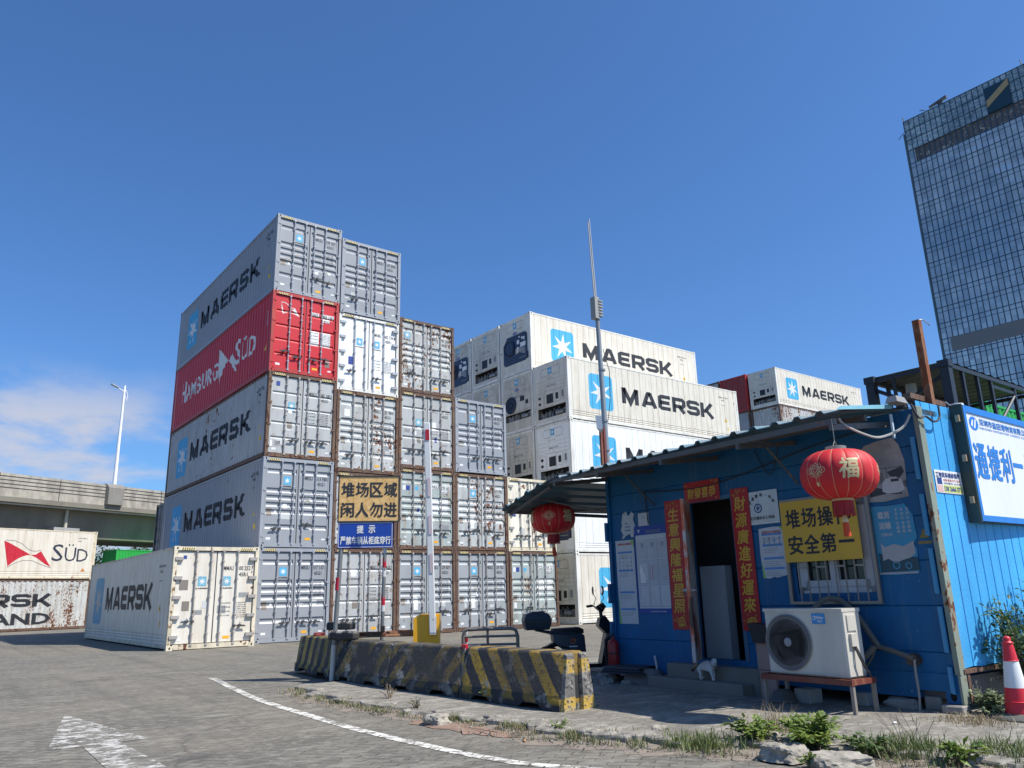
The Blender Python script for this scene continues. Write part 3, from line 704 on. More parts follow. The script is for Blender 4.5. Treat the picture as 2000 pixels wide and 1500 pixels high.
# ------------------------------------------------------------------ far stack on the right
CXF,CYF=41.45,7.9
GC='far containers seen over the cabin roof'
for t in range(6):
    last=t==5
    container('refrigerated_container' if last else 'shipping_container',('white refrigerated container on top of the far right stack' if last else ['ground','second','third','fourth','rusty corrugated'][t]+(' container directly beneath the far white one' if t==4 else ' level container in the far right stack')),(CXF,CYF+CW,t*CH),q,mat='ivory' if last else 'rw',frame='white' if last else 'rust',end='M' if last else 'corr',side='M' if last else None,sidevis=('R',) if t>3 else (),reefer=last,group=GC)
    container('shipping_container',('dull red container beside the far white one' if last else ['ground','second','third','fourth','slate grey'][t]+(' container beneath the far dull red one' if t==4 else ' level container under the far red one')),(CXF-.2,CYF+2*CW+.1,t*CH),q,mat='ired' if last else 'new2',frame='red' if last else 'rust',end='corr',sidevis=('R',) if last else (),group=GC)
    container('shipping_container',('weathered grey container left of the far dull red one' if last else ['ground','second','third','fourth','fifth'][t]+' level container at the back of the far stack'),(CXF-.2,CYF+3*CW+.2,t*CH),q,mat='old' if last else 'new2',frame='rust',end='corr',sidevis=(),group=GC)
# ------------------------------------------------------------------ left stack under the flyover
th=rad(16); XH=Vector((cos(th),sin(th),0)); NH=Vector((sin(th),-cos(th),0)); K=Vector((.15,27.6,0)); HH=2.74
O=K-NH*CW-XH*CL
container('refrigerated_container','white container with a red pennant emblem under the flyover at left',(O.x,O.y,HH),-pi/2+th,h=HH,mat='ivory',frame='cream',end='M',side='HSW',sidevis=('R',),reefer=True,group='containers parked below the flyover')
container('shipping_container','badly rusted pale container on the ground below the pennant container',(O.x,O.y,0),-pi/2+th,h=HH,mat='rw',frame='rust',end='corr',side='SL',sidevis=('R',),group='containers parked below the flyover')
O=Vector((5.6,53.5,0))
for t in range(2): container('shipping_container',('bright green container on the ground beyond the flyover','bright green container showing its top beside the corner stack')[t],(O.x,O.y+CW,t*3.05),-pi/2+th,h=3.04,mat='bgreen',frame='green',end='corr',sidevis=(),group='green containers beyond the flyover')
container('shipping_container','green container with white lettering seen through the black steel frame',(13.35,-13.95,3.0),q,mat='bgreen',frame='green',end='corr',side='GR',sidevis=('R',),group='green containers right of the yard')
container('shipping_container','green container beneath the lettered one right of the yard',(13.35,-13.95,.1),q,mat='bgreen',frame='green',end='corr',sidevis=(),group='green containers right of the yard')
# ------------------------------------------------------------------ ground, road marks, pavement
def px(u,v,z=0.):      # a point of the photograph on the level z
    d=F+R2*((u-1000)/1517.56)-U2*((v-750)/1517.56); return CAMP+d*((z-CAMP.z)/d.z)
def paving(name,c1,c2,mort,stain,bs=(.23,.115),paintmask=None,mstr=.5):
    s=NT(name); v=s.coord((1,1,1),False)
    wob=s.noise(v,1.6,2); ws=s.n('ShaderNodeVectorMath'); ws.operation='SCALE'; ws.inputs['Scale'].default_value=.06
    nn=s.n('ShaderNodeTexNoise'); nn.inputs['Scale'].default_value=5; nn.inputs['Detail'].default_value=3; s.l(v,nn.inputs[0]); s.l(nn.outputs['Color'],ws.inputs[0])
    ad=s.n('ShaderNodeVectorMath'); ad.operation='ADD'; s.l(v,ad.inputs[0]); s.l(ws.outputs[0],ad.inputs[1])
    mp=s.n('ShaderNodeMapping'); mp.inputs['Rotation'].default_value=(0,0,rad(52)); s.l(ad.outputs[0],mp.inputs[0])
    b=s.n('ShaderNodeTexBrick'); b.offset=.5; b.inputs['Scale'].default_value=1; b.inputs['Brick Width'].default_value=bs[0]; b.inputs['Row Height'].default_value=bs[1]
    b.inputs['Mortar Size'].default_value=.009; b.inputs['Mortar Smooth'].default_value=.6; b.inputs['Color1'].default_value=(*c1,1); b.inputs['Color2'].default_value=(*c2,1); b.inputs['Mortar'].default_value=(*mort,1)
    s.l(mp.outputs[0],b.inputs[0])
    big=s.noise(v,.22,5,.6); mid=s.noise(v,1.3,7,.7); fine=s.noise(v,38,5,.65); spk=s.noise(v,9,4,.7)
    avg=tuple((a+c)/2 for a,c in zip(c1,c2))
    wear=s.rng(s.noise(v,.6,6,.7),.42,.62)
    c=s.mix(s.math('MULTIPLY',wear,1-mstr),b.outputs[0],avg)
    c=s.mix(s.rng(big,.38,.62,0,.7),c,stain)
    c=s.mix(s.rng(mid,.38,.62,0,.65),c,tuple(x*.62 for x in avg)); c=s.mix(s.rng(spk,.50,.66,0,.75),c,tuple(min(1,x*1.6) for x in avg))
    c=s.mix(s.rng(spk,.40,.26,0,.6),c,tuple(x*.5 for x in avg))
    sv=s.coord((.35,1.6,1),False,rot=(0,0,rad(38))); pale=s.noise(sv,3.1,6,.72); c=s.mix(s.rng(pale,.52,.64,0,.75),c,tuple(min(1,x*1.6) for x in avg))
    tyre=s.noise(s.coord((1.,.05,1),False,rot=(0,0,rad(-8))),1.5,5,.6); c=s.mix(s.rng(tyre,.52,.66,0,.38),c,tuple(x*.45 for x in avg))
    oil=s.noise(v,.85,3,.5,.6); c=s.mix(s.rng(oil,.66,.74,0,.5),c,(.05,.047,.042))
    crk=s.n('ShaderNodeTexVoronoi'); crk.feature='DISTANCE_TO_EDGE'; crk.inputs['Scale'].default_value=.22; w2=s.n('ShaderNodeVectorMath'); w2.operation='SCALE'; w2.inputs['Scale'].default_value=1.6; n3=s.n('ShaderNodeTexNoise'); n3.inputs['Scale'].default_value=.9; n3.inputs['Detail'].default_value=6; s.l(v,n3.inputs[0]); s.l(n3.outputs['Color'],w2.inputs[0]); a2=s.n('ShaderNodeVectorMath'); a2.operation='ADD'; s.l(v,a2.inputs[0]); s.l(w2.outputs[0],a2.inputs[1]); s.l(a2.outputs[0],crk.inputs[0]); c=s.mix(s.rng(crk.outputs[0],.0,.008,.4,0.),c,(.04,.038,.035))
    if paintmask:
        pm=s.rng(s.noise(v,paintmask[1],7,.7),paintmask[2],paintmask[2]+.09)
        pm=s.math('MULTIPLY',pm,s.rng(b.outputs['Fac'],.85,.25)); c=s.mix(pm,c,paintmask[0])
    h=s.math('SUBTRACT',s.math('MULTIPLY',fine,.35),s.math('MULTIPLY',b.outputs['Fac'],.6)); h=s.math('ADD',h,s.math('MULTIPLY',mid,.7)); s.bump(h,.55,.012)
    return s.fin(c,.88)
C1=(.124,.115,.094); C2=(.176,.162,.133); MO=(.045,.042,.037)
PAVE=paving('yard_paving',C1,C2,MO,(.205,.175,.132),mstr=.85)
PLINE=paving('worn_white_line',C1,C2,MO,(.30,.28,.235),paintmask=((.62,.60,.54),6.,.43),mstr=.6)
PARROW=paving('worn_white_arrow',C1,C2,MO,(.30,.28,.235),paintmask=((.50,.48,.44),5.5,.485),mstr=1.)
ISL=paving('pavement_slab',(.20,.185,.155),(.24,.22,.185),(.12,.105,.085),(.19,.17,.14),(.32,.16),mstr=.6)
DIRT=paint('dirt_soil',(.20,.165,.13),0,.7,.95,0,.9,dcol=(.30,.25,.20),streak=1,sc=3)
RSOIL=paint('red_soil',(.27,.165,.115),0,.8,.95,0,.9,dcol=(.24,.20,.16),streak=1,sc=6)
mb=MB(); 
xs=[-1500,-300,-60,-20,-12,-6,0,6,12,30,80,300,1500]; ys=[-800,-200,-60,-40,-30,-20,-10,0,20,60,200,800,2500]
mb.v=[(x,y,0) for y in ys for x in xs]; nx=len(xs); mb.f=[(j*nx+i,j*nx+i+1,(j+1)*nx+i+1,(j+1)*nx+i) for j in range(len(ys)-1) for i in range(nx-1)]; mb.mi=[0]*len(mb.f)
tag(mb.build('ground',PAVE),kind='structure')
def strip(name,pts,w,mat,z=.004,kind='structure'):
    mb=MB(); V,Fc=stroke([(p[0],p[1]) for p in pts],w); rn=random.Random(2)
    mb.add([(a+rn.uniform(-.006,.006),b+rn.uniform(-.006,.006),z) for a,b in V],Fc); return tag(mb.build(name,mat),kind=kind)
def smooth(P,n=6):
    P=[Vector((*p[:2],0)) for p in P]; out=[]
    for i in range(len(P)-1):
        a,b,c,d=P[max(i-1,0)],P[i],P[i+1],P[min(i+2,len(P)-1)]
        for k in range(n): t=k/n; out.append(.5*((2*b)+(-a+c)*t+(2*a-5*b+4*c-d)*t*t+(-a+3*b-3*c+d)*t**3))
    return out+[P[-1]]
LP=[(-4.27,-10.05),(-4.55,-11.9),(-4.78,-13.62),(-4.91,-15.62),(-4.96,-16.97),(-4.91,-18.42),(-4.80,-19.32),(-4.55,-19.9),(-4.2,-20.7),(-3.7,-21.8),(-2.9,-23)]
strip('white_line',smooth(LP),.12,PLINE)
mb=MB(); mb.add([(x,y,.004) for x,y in ((-7.0,-13.3),(-6.66,-15.9),(-6.92,-15.93),(-6.86,-19.2),(-7.34,-19.2),(-7.24,-15.93),(-7.52,-15.9))],[(0,6,5,2,1),(5,4,3,2)])
tag(mb.build('road_arrow',PARROW),kind='structure')
EDGE=[(-3.9,-12.9),(-4.12,-14.0),(-4.17,-15.2),(-4.08,-16.4),(-3.92,-17.33),(-3.78,-17.98),(-3.80,-18.7),(-3.62,-19.25),(-3.42,-19.81),(-3.10,-20.4),(-2.74,-21.0),(-2.6,-21.7),(-2.3,-22.6),(-1.9,-24)]
rn=random.Random(5); E2=[]
for i,p in enumerate(smooth(EDGE,7)): E2.append((p.x+rn.uniform(-.05,.05)*(1 if i>4 else .3),p.y+rn.uniform(-.03,.03)))
mb=MB(); zt=.05; n=len(E2)
inner=[(2.6-(0 if i>8 else .0),-13.2+(y+12.9)*1.0) for i,(x,y) in enumerate(E2)]
V=[(x,y,zt) for x,y in E2]+[(3.,y,zt) for x,y in E2]+[(x-.05+rn.uniform(-.03,.03),y,-.02) for x,y in E2]
Fq=[(i,n+i,n+i+1,i+1) for i in range(n-1)]+[(2*n+i,i,i+1,2*n+i+1) for i in range(n-1)]
k=len(V); V+=[(-3.9,-12.9,zt),(3.,-12.9,zt),(3.,-12.9,-.02),(-3.95,-12.85,-.02)]; Fq.append((k,k+3,k+2,k+1))
mb.add(V,Fq); tag(mb.build('pavement',ISL),kind='structure')
# soil along the broken kerb
def blob(name,pts,z,mat,jit=.05,kind='structure',sub=5):
    P=smooth(list(pts)+[pts[0]],sub)[:-1]; rn=random.Random(len(pts)); P=[(p.x+rn.uniform(-jit,jit),p.y+rn.uniform(-jit,jit)) for p in P]
    c=(sum(p[0] for p in P)/len(P),sum(p[1] for p in P)/len(P)); mb=MB()
    mb.add([(c[0],c[1],z+.012)]+[(c[0]+(p[0]-c[0])*.7,c[1]+(p[1]-c[1])*.7,z+.012) for p in P]+[(p[0],p[1],z) for p in P],
      [(0,1+i,1+(i+1)%len(P)) for i in range(len(P))]+[(1+i,1+len(P)+i,1+len(P)+(i+1)%len(P),1+(i+1)%len(P)) for i in range(len(P))])
    return tag(mb.build(name,mat),kind=kind)
def dirtstrip():
    rn=random.Random(11); P=smooth(EDGE,9); mb=MB(); A=[];Bv=[];Cc=[]
    for i,p in enumerate(P):
        w=.16+.14*sin(i*.37)**2+rn.uniform(0,.12)+(.15 if p.y<-18.5 else 0)
        A.append((p.x+.04,p.y,.03)); Bv.append((p.x-w*.4,p.y+rn.uniform(-.02,.02),.02)); Cc.append((p.x-w,p.y+rn.uniform(-.04,.04),.002))
    mb.sheet(A,Bv); mb.sheet(Bv,Cc); return tag(mb.build('soil_verge',DIRT),kind='structure')
dirtstrip()
blob('red_soil_patch',[px(800,1413)[:2],px(850,1402)[:2],px(930,1420)[:2],px(1010,1440)[:2],px(940,1438)[:2],px(870,1426)[:2]],.005,RSOIL,.06)
# ------------------------------------------------------------------ flyover, lamp, tower
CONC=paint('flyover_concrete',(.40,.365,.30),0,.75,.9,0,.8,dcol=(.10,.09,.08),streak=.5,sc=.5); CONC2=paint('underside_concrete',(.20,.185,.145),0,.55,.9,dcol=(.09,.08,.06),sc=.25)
bd=Vector((13.1,5.95,0)).normalized(); bn=Vector((bd.y,-bd.x,0)); BO=Vector((-3.69,48.91,0))
FLY=thing('flyover','weathered concrete flyover crossing behind the containers at the left','bridge',BO,math.atan2(bd.y,bd.x))
mb=MB(); x0,x1=-90,140
mb.box(x0,x1,0,.35,9.85,11.7); mb.box(x0,x1,9.6,9.95,9.85,11.7)
for z in (10.35,10.62,10.90,11.18,11.46):
    pass
mb.build('parapet',CONC,FLY)
mb=MB(); 
for z in (10.55,10.85,11.15,11.45): mb.box(x0,x1,-.03,.0,z,z+.035)
for i in range(46): mb.box(x0+i*5,x0+i*5+.05,-.012,-.0,9.86,11.69)
mb.build('groove_lines',DARK,FLY)
mb=MB(); mb.box(x0,x1,-.05,10,9.45,9.84); mb.build('deck',CONC2,FLY)
mb=MB(); mb.box(x0,x1,.9,9.1,9.2,9.45); mb.hull([(x0,1.1,9.2),(x1,1.1,9.2),(x0,8.9,9.2),(x1,8.9,9.2),(x0,1.6,7.0),(x1,1.6,7.0),(x0,8.4,7.0),(x1,8.4,7.0)]); mb.build('girder',CONC2,FLY)
mb=MB(); mb.box(x0,x1,.2,.32,9.28,9.40); mb.build('drain_pipe',paint('pipe_cream',(.5,.47,.38)),FLY)
for xx in (-38,-8,30,62): mb=MB(); mb.box(xx,xx+2.2,3.6,6.4,0,7.0); mb.hull([(xx-.2,1.8,7.0),(xx+2.4,1.8,7.0),(xx-.2,8.2,7.0),(xx+2.4,8.2,7.0),(xx,3.4,5.9),(xx+2.2,3.4,5.9),(xx,6.6,5.9),(xx+2.2,6.6,5.9)]); mb.build('pier',CONC2,FLY)
mb=MB(); mb.box(5.3,7.6,.6,2.5,6.9,7.75); mb.build('pier_cap',paint('cap',(.33,.32,.30)),FLY)
mb=MB(); mb.cyl((6.5,.95,7.7),(6.5,.95,9.3),.13); mb.build('downpipe',paint('pipe_cream',(.5,.47,.38)),FLY)
lx=10.05
mb=MB(); mb.hull([(lx-.75,-.35,9.95),(lx+.75,-.35,9.95),(lx-.75,-.35,11.45),(lx+.75,-.35,11.45),(lx-.85,-.012,9.9),(lx+.85,-.012,9.9),(lx-.85,-.012,11.8),(lx+.85,-.012,11.8),(lx-.75,.5,11.8),(lx+.75,.5,11.8)]); mb.build('pilaster',paint('pilaster_conc',(.22,.21,.19),0,.6,.9,sc=1.),FLY)
LMW=Matrix.Translation(BO)@Matrix.Rotation(math.atan2(bd.y,bd.x),4,'Z')@Vector((lx,.1,11.8))
LAMP=thing('street_lamp','tall white lamp post standing on the flyover parapet','street lamp',LMW,.4)
WP=paint('lamp_white',(.82,.83,.84),0,.1,.4)
mb=MB(); mb.cyl((0,0,0),(0,0,9.3),.17,.09,10); mb.build('pole',WP,LAMP,smooth=40)
mb=MB(); mb.tube([(.0,0,8.5),(.33,.0,7.9),(.38,0,8.3),(.2,0,8.85),(-.1,0,8.75),(-.55,0,8.9),(-.7,0,8.95)],.045,6); mb.build('arm',WP,LAMP)
mb=MB(); mb.hull([(-.6,-.12,8.92),(-.6,.12,8.92),(-1.35,-.15,9.12),(-1.35,.15,9.12),(-.6,-.1,9.02),(-.6,.1,9.02),(-1.3,-.1,9.24),(-1.3,.1,9.24)]); mb.build('lamp_head',paint('lamp_head_grey',(.25,.3,.36)),LAMP)
# tower
TW=thing('glass_tower','tall blue grey glass office tower rising at the right','skyscraper',(180,52.1,0))
def glassmat():
    s=NT('curtain_glass'); g=s.coord((1,1/1.27,1/3.9),False); fl=s.n('ShaderNodeVectorMath'); fl.operation='FLOOR'; s.l(g,fl.inputs[0])
    w=s.n('ShaderNodeTexWhiteNoise'); s.l(fl.outputs[0],w.inputs[0]); n=s.noise(s.coord((1,1,.6),False),.045,3,.6,.8); st=s.noise(s.coord((.3,.3,3.2),False),.12,4,.6,1.5)
    c=s.mix(w.outputs[0],(.42,.44,.42),(.66,.66,.60)); c=s.mix(s.rng(n,.42,.6,0,.6),c,(.26,.34,.40))
    wv=s.rng(st,.54,.62,0,1.); lowm=s.rng(s.math('MULTIPLY',n,1.),.36,.5,1.,0.); c=s.mix(s.math('MULTIPLY',wv,s.math('MULTIPLY',lowm,.75)),c,(.62,.70,.72))
    s.fin(c,.14,.5); s.bump(s.math('ADD',w.outputs[0],st),.05,.2); return s.m
GLM=glassmat(); TH=116.1; YW=-75; FH=3.9
mb=MB(); mb.box(0,40,YW,0,0,103.9); mb.build('glass_wall',GLM,TW)
def crown():
    s=NT('crown_glass'); n=s.noise(s.coord((1,1,2.2),False),.55,6,.75,1.2); c=s.mix(s.rng(n,.42,.60),(.20,.29,.31),(.62,.70,.68)); c=s.mix(s.rng(s.noise(s.coord((1,1,1),False),.06,2),.4,.6,0,.4),c,(.05,.09,.13)); return s.fin(c,.2,.2)
mb=MB(); mb.box(0,40,YW,0,107.6,TH); mb.build('crown_glazing',crown(),TW)
def louv():
    s=NT('louvre_band'); n=s.noise(s.coord((1,1,1.2),False),.8,6,.8,1.); c=s.mix(s.rng(n,.55,.63),(.12,.115,.115),(.50,.50,.42)); return s.fin(c,.5)
mb=MB(); mb.box(.3,40,YW,-1.6,103.9,107.6); mb.build('louvre_band',louv(),TW)
mb=MB(); mb.box(.0,3,-1.6,0,103.9,107.6); mb.build('corner_glazing',_mats.get('x') or GLM,TW)
mb=MB()
k=0; y=0
while y>YW: mb.box(-.07,0,y-.09,y+.09,0,TH); y-=1.27
z=0
for i in range(29):
    z=103.9-i*FH
    if z<2: break
    mb.box(-.05,0,YW,0,z-.09,z+.09); mb.box(-.05,0,YW,0,z-1.15-.05,z-1.15+.05)
for z in (107.6,110.4,113.2,TH-.1): mb.box(-.12,0,YW,0,z-.07,z+.07)
mb.build('mullions',flat('mullion_dark',(.03,.07,.12),.5),TW)
mb=MB(); 
for zb in (55.6,): mb.box(-.13,.02,YW,-1.9,zb-1.9,zb+1.5)
mb.build('mechanical_band',flat('band_brown',(.20,.20,.20),.5),TW)
mb=MB(); mb.box(-.5,.0,-24.4,-19.2,107.7,114.3); mb.build('billboard',flat('board_navy',(.012,.05,.075),.4),TW)
mb=MB(); mb.prism([(19.3,109.2),(19.3,110.9),(24.4,114.3),(24.4,112.6)],(-.5,0,0),(0,-1,0),(0,0,1),(-1,0,0),.1); mb.build('gold_stripe',flat('gold',(.45,.33,.16),.4),TW)
mb=MB(); mb.box(1.6,39,0,1.2,0,113.6); 
mb.build('recessed_flank',flat('flank_glass',(.12,.17,.17),.3),TW)
mb=MB(); mb.cyl((1,-9,TH-.2),(1,-9,TH+1.2),.6); mb.hull([(.2,-6.5,TH+.7),(1.0,-6.5,TH+.7),(.2,-10.8,TH+1.2),(1.,-10.8,TH+1.2),(.2,-6.5,TH+1.0),(1.,-10.8,TH+1.9),(.2,-10.8,TH+1.9)]); mb.tube([(1,-5.2,TH+.9),(1,-4.0,TH+1.6)],.12,5); mb.build('roof_crane',flat('crane_grey',(.10,.10,.11),.5),TW)
mb=MB(); mb.tube([(0,.3,TH-3),(0,1.8,TH-4.2)],.1,5); mb.tube([(0,-.2,TH),(0,0,TH+1.3)],.12,5); mb.tube([(0,-27.6,TH),(0,-27.4,TH+1.4)],.12,5); mb.build('roof_light',flat('crane_grey',(.10,.10,.11),.5),TW)
# ------------------------------------------------------------------ site office cabin
R0=Vector((-.48,-20.84,0)); THC=-math.atan(.04); CBM=Matrix.Translation(R0)@Matrix.Rotation(THC,4,'Z')
def cab(x,y,z): return CBM@Vector((x,y,z))
def blue(name,col,**k): 
    s=NT(name); v=s.coord((1,1,.25),False); v1=s.coord((1,1,1),False)
    a=s.noise(v,2.6,6,.65); b=s.noise(v1,.8,3)
    c=s.mix(s.rng(a,.40,.68,0,.45),col,tuple(min(1,x*1.45+.003) for x in col)); c=s.mix(s.rng(b,.4,.62,0,.35),c,tuple(x*.55 for x in col))
    c=s.mix(s.rng(s.noise(v,1.7,8,.72),.62,.74,0,.55),c,tuple(.5*x+.5*y for x,y in zip(col,(.16,.26,.24)))); c=s.mix(s.rng(s.noise(v1,26,5,.6),.70,.74),c,(.6,.6,.55))
    dr=s.noise(s.coord((1,1,.05),False),11,5,.65); c=s.mix(s.rng(dr,.56,.72,0,.4),c,tuple(.55*x+.45*y for x,y in zip(col,(.20,.24,.22)))); s.bump(s.math('ADD',s.math('MULTIPLY',b,2.2),s.math('ADD',a,s.math('MULTIPLY',s.noise(v1,30,4),.3))),.45,.03); return s.fin(c,s.rng(a,.3,.7,.5,.75))
BLU_SHADE=blue('cabin_blue_shaded',(.0005,.10,.25)); BLU_LIT=blue('cabin_blue_sunlit',(.05,.36,.72))  # front blue has shade painted in, side blue has sunlight painted in
OFF=thing('site_office','blue metal container cabin used as a gate office','cabin',R0,THC)
CLn=4.90; DP=3.0; ZB=.16; ZT=3.07
def wpatch(mb,s0,s1,z0,z1):
    zs=[z0]; 
    for g in (.60,1.05,1.5,1.95,2.4,2.68): 
        if z0<g<z1: zs+=[g]
    P=[(z0,0)]
    for g in zs[1:]: P+=[(g-.008,0),(g,.012),(g+.008,0)]
    P.append((z1,0)); mb.sheet([(d,s1,z) for z,d in P],[(d,s0,z) for z,d in P])
mb=MB()
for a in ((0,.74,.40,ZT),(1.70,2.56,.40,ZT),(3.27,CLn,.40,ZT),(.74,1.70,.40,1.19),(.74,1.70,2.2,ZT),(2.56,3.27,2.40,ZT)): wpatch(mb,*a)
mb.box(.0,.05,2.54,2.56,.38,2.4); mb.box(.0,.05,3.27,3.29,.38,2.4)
mb.build('front_wall',BLU_SHADE,OFF)
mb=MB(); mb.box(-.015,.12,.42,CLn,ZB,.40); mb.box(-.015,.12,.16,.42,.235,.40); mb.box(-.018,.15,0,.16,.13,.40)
mb.build('base_rail',BLU_SHADE,OFF)
mb=MB(); mb.cur=0; mb.prism([(.085+.03*cos(2*pi*i/12),.20+.05*sin(2*pi*i/12)) for i in range(12)],(-.018,0,0),(0,1,0),(0,0,1),(-1,0,0),.003); mb.box(.1,.5,.16,.42,.15,.234); mb.build('fork_pocket',HOLE,OFF)
mb=MB(); mb.box(-.03,.09,-.012,.012,.13,ZT+.02); mb.box(-.035,-.0,-.02,.03,.4,ZT); mb.build('corner_trim',paint('trim_rusty_green',(.22,.27,.22),.45,.6,.7),OFF)
mb=MB()
for a,b in ((2.31,2.76),(1.735,2.16),(1.16,1.61),(.60,1.04),(.22,.47)): mb.hull([(-.062,.05,a),(-.062,.05,b),(-.03,.05,a),(-.03,.05,b),(-.055,.09,a+.01),(-.055,.09,b),(-.001,.10,a+.01),(-.001,.10,b)])
mb.build('edge_fin',paint('fin_blue',(.05,.27,.50),.0,.2,.5),OFF)
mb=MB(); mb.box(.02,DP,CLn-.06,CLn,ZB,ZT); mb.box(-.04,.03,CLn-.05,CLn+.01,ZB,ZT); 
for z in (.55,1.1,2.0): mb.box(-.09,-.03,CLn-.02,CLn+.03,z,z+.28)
mb.build('end_wall',BLU_SHADE,OFF)
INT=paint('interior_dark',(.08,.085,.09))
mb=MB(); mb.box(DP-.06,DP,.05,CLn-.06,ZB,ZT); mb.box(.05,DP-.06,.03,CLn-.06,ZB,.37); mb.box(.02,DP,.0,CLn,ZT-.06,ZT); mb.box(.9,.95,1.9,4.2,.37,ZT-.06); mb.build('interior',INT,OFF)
# side wall with upright siding, faces -y
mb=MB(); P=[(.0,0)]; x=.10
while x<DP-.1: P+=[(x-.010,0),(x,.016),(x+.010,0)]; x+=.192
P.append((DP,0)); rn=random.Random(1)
mb.sheet([(x,-.0+d,.45+(.012 if int(x/.19)%2 else 0)) for x,d in P],[(x,.0+d,ZT+.08) for x,d in P]); mb.build('side_wall',BLU_LIT,OFF)
mb=MB(); mb.box(.05,DP,-.02,.02,.405,.445); mb.box(.12,.17,-.01,.05,.13,.4); mb.box(.9,DP,-.05,.02,.33,.37); mb.build('sill_beam',FR['rust'],OFF)
mb=MB(); mb.box(.08,DP,.10,.12,.13,.42); mb.build('side_base',BLU_SHADE,OFF)
# window behind the grille
WN=MB(); WF=paint('window_frame_white',(.55,.56,.58),0,.3,.5)
for a in ((.74,.80,1.19,2.2),(1.64,1.70,1.19,2.2),(1.17,1.27,1.19,2.2),(.74,1.70,1.19,1.26),(.74,1.70,2.13,2.2),(.80,.86,1.22,2.17),(1.57,1.64,1.22,2.17),(.80,1.6,1.25,1.33)): WN.box(.02 if a[0]!=1.17 else .01,.06,a[0],a[1],a[2],a[3])
win=WN.build('window',WF,OFF)
mb=MB(); mb.box(.075,.085,.75,1.69,1.2,2.19); s=NT('window_glass_dark'); gm=s.fin((.025,.03,.033),.08); mb.build('pane',gm,win)
# open door leaf and frame
mb=MB(); mb.box(-.012,.04,2.50,2.56,.36,2.44); mb.box(-.012,.04,3.27,3.33,.36,2.44); mb.box(-.012,.04,2.50,3.33,2.40,2.45); mb.build('door_frame',paint('door_frame_blue',(.05,.14,.24),.1,.4),OFF)
def doormat():
    s=NT('door_peeling'); v=s.coord((1,1,.3),False); c=s.mix(s.rng(s.noise(v,5,7,.7),.50,.56),(.50,.48,.45),(.55,.13,.05)); c=s.mix(s.rng(s.noise(v,3,6,.6),.56,.6),c,(.10,.06,.04)); return s.fin(c,.6)
DLF=thing('open_door','grey door leaf with peeling red streaks, standing ajar in the cabin doorway','door',cab(-.01,3.28,.40),THC+math.atan2(-.40,-.566))
mb=MB(); mb.box(0,.70,-.02,.02,0,2.0); mb.build('leaf',doormat(),DLF)
mb=MB(); mb.cyl((.62,-.06,.86),(.62,.06,.86),.025,n=10); mb.tube([(.62,-.06,.86),(.62,-.075,.86),(.54,-.075,.84),(.50,-.07,.80)],.012,6); mb.tube([(.62,.06,.86),(.62,.075,.86),(.54,.075,.86)],.012,6); mb.box(.57,.67,-.026,.026,.78,.95); mb.build('handle',paint('door_steel',(.45,.44,.42),.1,.3,.35,.6),DLF)
def wl(u,v,off=0.):     # photograph point on the plane 'off' metres in front of the cabin wall -> (s, z)
    d=F+R2*((u-1000)/1517.56)-U2*((v-750)/1517.56); n=Vector((-cos(THC),-sin(THC),0)); n=(CBM.to_3x3()@Vector((-1,0,0)))
    o=R0+n*off; t=(o-CAMP).dot(n)/d.dot(n); X=CAMP+d*t; l=CBM.inverted()@X; return l.y,l.z
def sheetmat(name,col,amt=.25,rough=.55): return paint(name,col,0,amt,rough,0,.15,streak=1,sc=2.5,dcol=(.25,.22,.18))
def decal(name,label,cat,s0,s1,z0,z1,draw,mats,group=None,off=.004,th=.004,outline=None,side=False):
    w=abs(s0-s1); h=z1-z0
    if side: loc=cab(s0,-off,z0); r=(1,0,0); n=(0,-1,0)
    else: loc=cab(-off,s0,z0); r=(0,-1,0); n=(-1,0,0)
    mb=MB(); P=outline or [(0,0),(w,0),(w,h),(0,h)]
    bm=bmesh.new(); vs=[bm.verts.new((a,b,0)) for a,b in P]; f=bm.faces.new(vs); bmesh.ops.triangulate(bm,faces=[f]); bm.verts.index_update()
    tr=([(v.co.x,v.co.y) for v in bm.verts],[tuple(v.index for v in q.verts) for q in bm.faces]); bm.free()
    S=Surf((0,0,0),r,(0,0,1),n,lift=.0)
    mb.add([S.pt(a,b,th) for a,b in tr[0]],tr[1]); k=len(P)
    mb.add([S.pt(a,b,0) for a,b in P]+[S.pt(a,b,th) for a,b in P],[(i,(i+1)%k,k+(i+1)%k,k+i) for i in range(k)])
    S.lift=th+.0015
    if draw: draw(mb,S,w,h)
    o=mb.build(name,mats); o.location=loc; o.rotation_euler=(0,0,THC); return tag(o,label,cat,group)
def torn(w,h,seed,amp=.06,n=9,corners=()):
    rn=random.Random(seed); P=[]
    for (ax,ay),(bx,by) in (((0,0),(w,0)),((w,0),(w,h)),((w,h),(0,h)),((0,h),(0,0))):
        for i in range(n): t=i/n; P.append((ax+(bx-ax)*t+rn.uniform(-amp,amp)*w*.5,ay+(by-ay)*t+rn.uniform(-amp,amp)*h*.5))
    return P
CRED=sheetmat('couplet_red',(.42,.008,.012),.15,.5); GOLD=flat('couplet_gold',(.66,.38,.035),.4); GOLDD=flat('couplet_ornament',(.48,.20,.03),.4)
